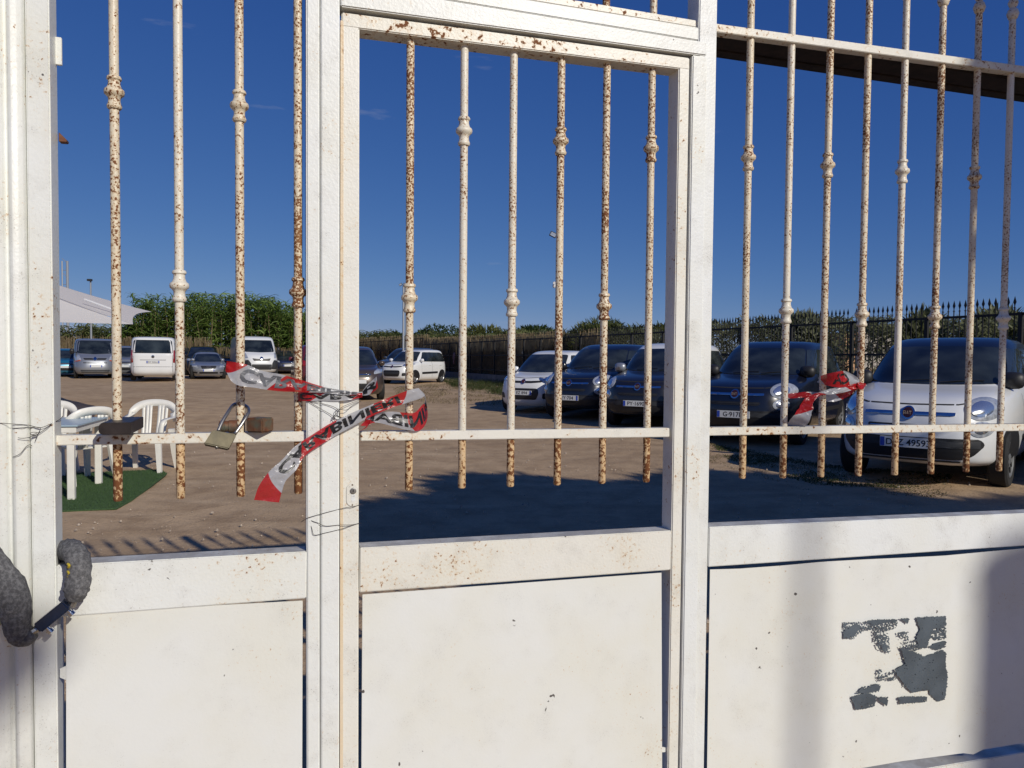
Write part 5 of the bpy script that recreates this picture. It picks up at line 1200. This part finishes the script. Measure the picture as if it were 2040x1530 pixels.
# taller bushes poking above the fence: own things
def bush(label, px, y, ytop, wdt, mat, seed, n=5200, lw=(.22, .026)):
    rr = random.Random(seed); c = at_y(px, 700, y); top = at_y(px, ytop, y).z; g0 = gh(c.x, y)
    o = thing('bush', Vector((c.x, y, g0)), 0, label, 'bush', 'bushes rising above the fence'); V = []; F = []
    for _ in range(n):
        a = rr.random()*6.28; b = math.acos(1-1.7*rr.random()); r_ = .55+.45*rr.random()**.5
        q = Vector((math.sin(b)*math.cos(a)*wdt, math.sin(b)*math.sin(a)*wdt*.8, math.cos(b)))*r_
        if noise.noise(Vector((q.x*1.6, q.y*1.6, q.z*2.5+seed))) < -.22: continue
        H = top-g0; p = Vector((c.x+q.x, y+q.y, g0+H*.45+q.z*H*.52)); d = (q.normalized()+Vector((rr.gauss(0, .5), rr.gauss(0, .5), .5)))
        blade(V, F, p, d, lw[0]*(.6+.8*rr.random()), lw[1], .2, rr)
    mesh_obj('leaves', V, F, mat, o, False)
    bm = bmesh.new()
    for k in range(6): a = k*1.05; tube(bm, [Vector((c.x, y, g0)), Vector((c.x+.3*wdt*math.cos(a), y+.3*wdt*math.sin(a), g0+(top-g0)*.4)), Vector((c.x+.7*wdt*math.cos(a), y+.6*wdt*math.sin(a), g0+(top-g0)*.75))], [.03, .02, .008], 5, 6)
    bm_obj('stems', bm, M_BARK, o)
bush('pale leafy bush above the fence over the dark cars', 1195, 29, 633, 1.5, M_REEDP, 1)
bush('grey-green bush right of the double post', 1600, 19.5, 622, .85, M_OLIVE, 2)
bush('small grey-green bush behind the fence near the last bars', 1840, 16, 618, .6, M_OLIVE, 3, 3600)
bush('grey-green bush at the right edge above the fence', 1985, 15, 614, .75, M_OLIVE, 4)
bush('pale bush above the cane screen, left of the third door bar', 960, 52, 648, 2.2, M_REEDP, 5, 5000, (.36, .05))
bush('low bush far behind the fence, above the middle cars', 1060, 56, 650, 3.0, M_DARKG, 6, 5000, (.36, .055))
def tree(label, px, y, ytop, wdt, mat, seed, n=3200, flat=.5, base=.35, lw=(.42, .09), loc=None, H=None, dens=-.15, trunk=.14):
    rr = random.Random(seed)
    if loc is None:
        c = at_y(px, 700, y); g0 = gh(c.x, min(y, 120)); H = at_y(px, ytop, y).z-g0; loc = Vector((c.x, y, g0))
    o = thing('tree', loc, 0, label, 'tree', None)
    V = []; F = []; ch = H*flat/2; cz = loc.z+H-ch
    lobes = [(Vector((rr.uniform(-.55, .55)*wdt, rr.uniform(-.55, .55)*wdt, rr.uniform(-.45, .45)*ch)), rr.uniform(.35, .6)) for _ in range(11)]
    for _ in range(n):
        lo, lr = rr.choice(lobes); a = rr.random()*6.28; b = math.acos(2*rr.random()-1); r_ = lr*(.55+.45*rr.random()**.4)
        q = Vector((math.sin(b)*math.cos(a)*wdt, math.sin(b)*math.sin(a)*wdt, math.cos(b)*ch))*r_+lo
        if noise.noise(Vector((q.x*1.1, q.y*1.1, q.z*1.6+seed*3))) < dens: continue
        p = Vector((loc.x, loc.y, cz))+q; d = (q.normalized()+Vector((rr.gauss(0, .6), rr.gauss(0, .6), rr.gauss(.1, .6))))
        blade(V, F, p, d, lw[0]*(.6+.8*rr.random()), lw[1], .15, rr)
    mesh_obj('crown', V, F, mat, o, False)
    bm = bmesh.new(); tp = Vector((loc.x+rr.uniform(-.2, .2), loc.y, cz-ch*.5)); tube(bm, [loc, loc.lerp(tp, .5)+Vector((rr.uniform(-.1, .1), 0, 0)), tp], [trunk, trunk*.8, trunk*.55], 10, 10)
    for lo, lr in lobes[:8]: tube(bm, [tp-Vector((0, 0, .3)), tp.lerp(Vector((loc.x, loc.y, cz))+lo, .5)+Vector((0, 0, .1)), Vector((loc.x, loc.y, cz))+lo], [trunk*.5, trunk*.3, trunk*.12], 6, 6)
    bm_obj('trunk', bm, M_BARK, o, True); return o
tree('dark green tree far beyond the fence, right of the first door bar', 866, 95, 643, 3.2, M_DARKG, 11, 4200, .75)
tree('small dark tree far beyond the fence, beside the thin lamp post', 790, 100, 655, 2.4, M_DARKG, 12, 2400, .7)
tree('low dark tree at the far left of the door opening', 752, 110, 662, 3.0, M_DARKG, 13, 2400, .6)
tree('far dark tree with a rounded crown above the middle cars', 1052, 90, 646, 2.6, M_DARKG, 15, 2600, .6)
tree('flat-topped pine far beyond the right fence', 1758, 85, 645, 2.9, M_DARKG, 14, 3600, .45)
# palm at the left under the canopy
pc = at_y(178, 700, 88); g0 = gh(0, 88); pz = at_y(178, 660, 88).z
pm_ = thing('palm_tree', Vector((pc.x, 88, g0)), 0, 'small palm far away under the canopy edge', 'tree'); bm = bmesh.new(); tube(bm, [Vector((pc.x, 88, g0)), Vector((pc.x, 88, pz))], [.22, .16], 8); bm_obj('trunk', bm, M_BARK, pm_)
V = []; F = []; rr = random.Random(2)
for k in range(80):
    a = rr.random()*6.28; blade(V, F, Vector((pc.x, 88, pz)), Vector((math.cos(a), math.sin(a), rr.uniform(-.2, 1.2))), 1.6, .11, .5, rr)
mesh_obj('crown', V, F, M_DARKG, pm_, False)
# ---- weeds and dry grass
def grass(label, pts, n, mat, seed, h=.12, name='grass'):
    rr = random.Random(seed); V = []; F = []; P = [gpt(*p) for p in pts]; poly = [(p.x, p.y) for p in P]
    x0 = min(p[0] for p in poly); x1 = max(p[0] for p in poly); y0 = min(p[1] for p in poly); y1 = max(p[1] for p in poly); k = 0
    while k < n:
        x = x0+(x1-x0)*rr.random(); y = y0+(y1-y0)*rr.random()
        if not in_poly(x, y, poly): continue
        k += 1
        if noise.noise(Vector((x*1.3, y*1.3, seed))) < -.05+.25*rr.random()-.12: continue
        a = rr.random()*6.28; blade(V, F, Vector((x, y, gh(x, y)-.012)), Vector((math.cos(a), math.sin(a), 1.3)), h*(.4+1.0*rr.random()), .003+.004*rr.random(), .35, rr)
    o = mesh_obj(name, V, F, mat, None, False); tag(o, label, 'grass', kind='stuff')
grass('green weeds along the foot of the low wall', [(880, 757), (1010, 764), (1012, 790), (960, 782), (900, 772)], 7000, M_GRASS, 1, .30)
grass('dry grass patch between the two rows of cars', [(780, 772), (900, 762), (1000, 792), (1000, 812), (800, 800)], 6000, M_DGRASS, 2, .10)
grass('sparse green weeds in front of the white car', [(1420, 885), (1640, 925), (1900, 945), (1880, 975), (1620, 965), (1450, 915)], 9000, M_GRASS, 3, .035)
grass('thin dry grass in front of the white car', [(1412, 880), (1660, 925), (1920, 955), (1880, 990), (1600, 975), (1412, 920)], 7000, M_DGRASS, 4, .028)
# ---- poles with lamps and cameras
M_POLE = simple('galvanised_pole', (.34, .36, .38), .5, .4); M_CAMW = simple('white_camera_case', (.7, .7, .7), .4)
def pole(label, px, y, ytop, r=.05, name='lamp_post'):
    c = at_y(px, 700, y); g0 = gh(c.x, y); zt = at_y(px, ytop, y).z; o = thing(name, Vector((c.x, y, g0)), 0, label, 'lamp post', None)
    bm = bmesh.new(); tube(bm, [Vector((c.x, y, g0)), Vector((c.x, y, zt))], [r, r*.75], 10); bm_obj('pole', bm, M_POLE, o)
    bm = bmesh.new(); add_box(bm, Vector((c.x, y, g0+.03)), r*2.2, r*2.2, .03, None, .01); bm_obj('base_plate', bm, M_POLE, o); return o, Vector((c.x, y, zt))
o, tp = pole('thin pole with twin floodlights in front of the cane fence', 803.5, 36, 568, .06)
for sx in (-1, 1):
    bm = bmesh.new(); add_box(bm, tp+Vector((sx*.10-.03, -.05, .02)), .08, .05, .05, Matrix.Rotation(sx*.6, 3, 'Y'), .008); h_ = bm_obj('floodlight', bm, M_TRIM, o)
    bm = bmesh.new(); add_box(bm, tp+Vector((sx*.10-.03, -.104, .015)), .06, .004, .035, Matrix.Rotation(sx*.6, 3, 'Y')); bm_obj('lamp_glass', bm, M_LAMP, h_)
o, tp = pole('thin pole with a floodlight and camera hidden behind the fourth door bar', 1110, 14.0+10, 470, .045)
bm = bmesh.new(); add_box(bm, tp+Vector((-.17, -.06, .03)), .11, .05, .075, Matrix.Rotation(.45, 3, 'Y'), .01); h_ = bm_obj('floodlight', bm, M_TRIM, o)
bm = bmesh.new(); add_box(bm, tp+Vector((-.17, -.114, .025)), .085, .004, .055, Matrix.Rotation(.45, 3, 'Y')); bm_obj('lamp_glass', bm, M_LAMP, h_)
bm = bmesh.new(); tube(bm, [tp, tp+Vector((-.1, -.03, .02))], .02, 6); bm_obj('bracket', bm, M_POLE, o)
cq = at_y(1104, 566, 24); bm = bmesh.new(); tube(bm, [cq+Vector((.09, 0, .05)), cq+Vector((0, -.04, .05))], .02, 6); tube(bm, [cq+Vector((0, -.15, .02)), cq+Vector((0, .05, .04))], .045, 10); bm_obj('camera_case', bm, M_CAMW, o)
bm = bmesh.new(); lathe_axis(bm, cq+Vector((0, -.02, -.07)), (0, 0, -1), [(-.06, .05), (0, .055), (.03, .045), (.055, .02)], 12); bm_obj('camera_dome', bm, M_CAMW, o)
o, tp = pole('slim grey pole rising under the canopy at the left', 182, 44, 560, .06); bm = bmesh.new(); add_box(bm, tp+Vector((0, -.1, .05)), .12, .1, .06, None, .01); bm_obj('floodlight', bm, M_TRIM, o)
o, tp = pole('tall steel mast at the far left under the canopy', 136, 80, 520, .16, 'steel_mast')
bm = bmesh.new(); q = tp+Vector((-.55, 0, 0)); tube(bm, [Vector((q.x, q.y, gh(0, 80))), q], .07, 6); bm_obj('mast_leg', bm, M_POLE, o)
for k in range(14):
    zz_ = gh(0, 80)+.6+k*.75; bm = bmesh.new(); tube(bm, [Vector((tp.x, 80, zz_)), Vector((q.x, 80, zz_+.5*(k % 2)))], .03, 5); bm_obj('brace', bm, M_POLE, o)
# ---- low buildings beyond the right fence
def house(label, px0, px1, y, ytop, wallc, roofc, flat=True):
    a = at_y(px0, 700, y); b = at_y(px1, 700, y); zt = at_y((px0+px1)/2, ytop, y).z; g0 = gh(0, min(y, 120)); cx = (a.x+b.x)/2; hw = (b.x-a.x)/2
    o = thing('house', Vector((cx, y, g0)), 0, label, 'house'); bm = bmesh.new(); add_box(bm, Vector((cx, y+3, (g0+zt)/2)), hw, 3, (zt-g0)/2); bm_obj('wall', bm, simple('house_wall', wallc, .9, 0, .1), o)
    bm = bmesh.new(); add_box(bm, Vector((cx, y+3, zt+.12)), hw+.25, 3.25, .12, None, .02); bm_obj('roof', bm, simple('house_roof', roofc, .8), o)
    for k in range(3):
        bm = bmesh.new(); add_box(bm, Vector((cx-hw*.6+k*hw*.6, y-.02, g0+(zt-g0)*.55)), hw*.12, .05, (zt-g0)*.22); w_ = bm_obj('window', bm, M_TRIM, o)
        bm = bmesh.new(); add_box(bm, Vector((cx-hw*.6+k*hw*.6, y-.08, g0+(zt-g0)*.55)), hw*.09, .01, (zt-g0)*.18); bm_obj('pane', bm, M_GLASS, w_)
house('low house with pale flat roof beyond the right fence', 1722, 1778, 70, 664, (.42, .39, .34), (.62, .60, .56))
house('small orange-walled house beyond the right fence', 1685, 1704, 60, 668, (.55, .33, .18), (.45, .25, .14))
# ---- road-side trees behind the camera: they shade the yard and part of the gate
def shade_tree(label, x, y, H, wdt, flat, n, seed, trunk, lw=(.30, .06)):
    return tree(label, 0, 0, 0, wdt, M_DARKG, seed, n, flat, 0, lw, Vector((x, y, gh(x, y))), H, -.5, trunk)
shade_tree('broad low-crowned roadside pine right of the viewer', 7.7, -.7, 6.9, 2.35, .32, 15000, 31, .13)
shade_tree('broad roadside pine further right of the viewer', 11.7, -2.5, 6.9, 2.2, .32, 14000, 32, .14)
shade_tree('roadside pine at the far right of the viewer', 16.2, -1.6, 7.2, 2.4, .34, 9000, 34, .15)
def shadow_pole(label, x, y, H, r):  # unseen pole, added only to lay a soft shadow band on the gate
    o = thing('shadow_caster_pole', Vector((x, y, gh(x, y))), 0, label, 'pole', 'unseen poles added to cast shadows')
    bm = bmesh.new(); tube(bm, [Vector((x, y, gh(x, y))), Vector((x, y, gh(x, y)+H))], [r, r*.8], 14); bm_obj('pole', bm, M_CONC, o)
    bm = bmesh.new(); lathe(bm, Vector((x, y, gh(x, y)+H)), [(.06, .01), (.05, r*.85), (0, r*.85)], 12); bm_obj('pole_cap', bm, M_POLE, o)
shadow_pole('thick unseen pole added to cast the dark patch on the lower right sheet', 10.9, -8.9, 9.1, .20)
shadow_pole('slim unseen pole added to cast a faint soft band on the gate', 10.8, -10.0, 10.5, .035)

sx0 = 6.1  # unlit lamp shape out of view, added for the soft shadow at the gate's lower left
sl_ = thing('shadow_caster_lamp', Vector((sx0-1.9, -7.7, gh(sx0-1.9, -7.7))), 0, 'unseen lamp shape added behind the viewer to shade the lower left of the gate', 'shadow caster')
b0 = Vector((sx0-1.9, -7.7, gh(sx0-1.9, -7.7)))
bm = bmesh.new(); tube(bm, [b0, b0+Vector((0, 0, 6.6)), b0+Vector((.1, 0, 7.2)), b0+Vector((.7, 0, 7.5)), b0+Vector((1.5, 0, 7.55))], [.09, .06, .05, .04, .035], 10, 30); bm_obj('pole', bm, M_POLE, sl_, True)
bm = bmesh.new(); add_box(bm, Vector((sx0, -7.7, b0.z+7.55)), .40, .17, .07, Matrix.Rotation(-.1, 3, 'Y'), .05); hd_ = bm_obj('caster_head', bm, M_POLE, sl_)
bm = bmesh.new(); add_box(bm, Vector((sx0-.03, -7.7, b0.z+7.46)), .28, .12, .02, Matrix.Rotation(-.1, 3, 'Y'), .01); bm_obj('lamp_glass', bm, M_LAMP, hd_)

# faded cloth caught on the far fence
fp = F0+FD*31.5-Vector((.927, .374, 0))*.03
V = []; F = []
for i in range(7):
    for j in range(5):
        q = fp+FD*((j-2)*.075*(1-.07*i)); q.z = 1.80-.11*i; q = q+Vector((.03*math.sin(j*2.1+i), .02*math.cos(i*1.3+j), 0)); V.append(q)
F = [(i*5+j, i*5+j+1, (i+1)*5+j+1, (i+1)*5+j) for i in range(6) for j in range(4)]
rg = mesh_obj('hanging_cloth', V, F, simple('faded_pink_cloth', (.32, .17, .16), .9, 0, .4, 6), None, True); tag(rg, 'faded grey-pink cloth hanging on the iron fence behind the white hatchback', 'cloth')
md = rg.modifiers.new('thick', 'SOLIDIFY'); md.thickness = .006
# loop of cable on the fence top
fp = F0+FD*16.3; bm = bmesh.new(); tube(bm, [fp+Vector((.0, 0, 2.46))+FD*(.16*math.cos(k*.5236))+Vector((0, 0, .24*math.sin(k*.5236))) for k in range(13)], .012, 6); cb = bm_obj('cable_loop', bm, M_IRON, None, True); tag(cb, 'loop of dark cable hung over the fence spikes above the dark cars', 'cable')
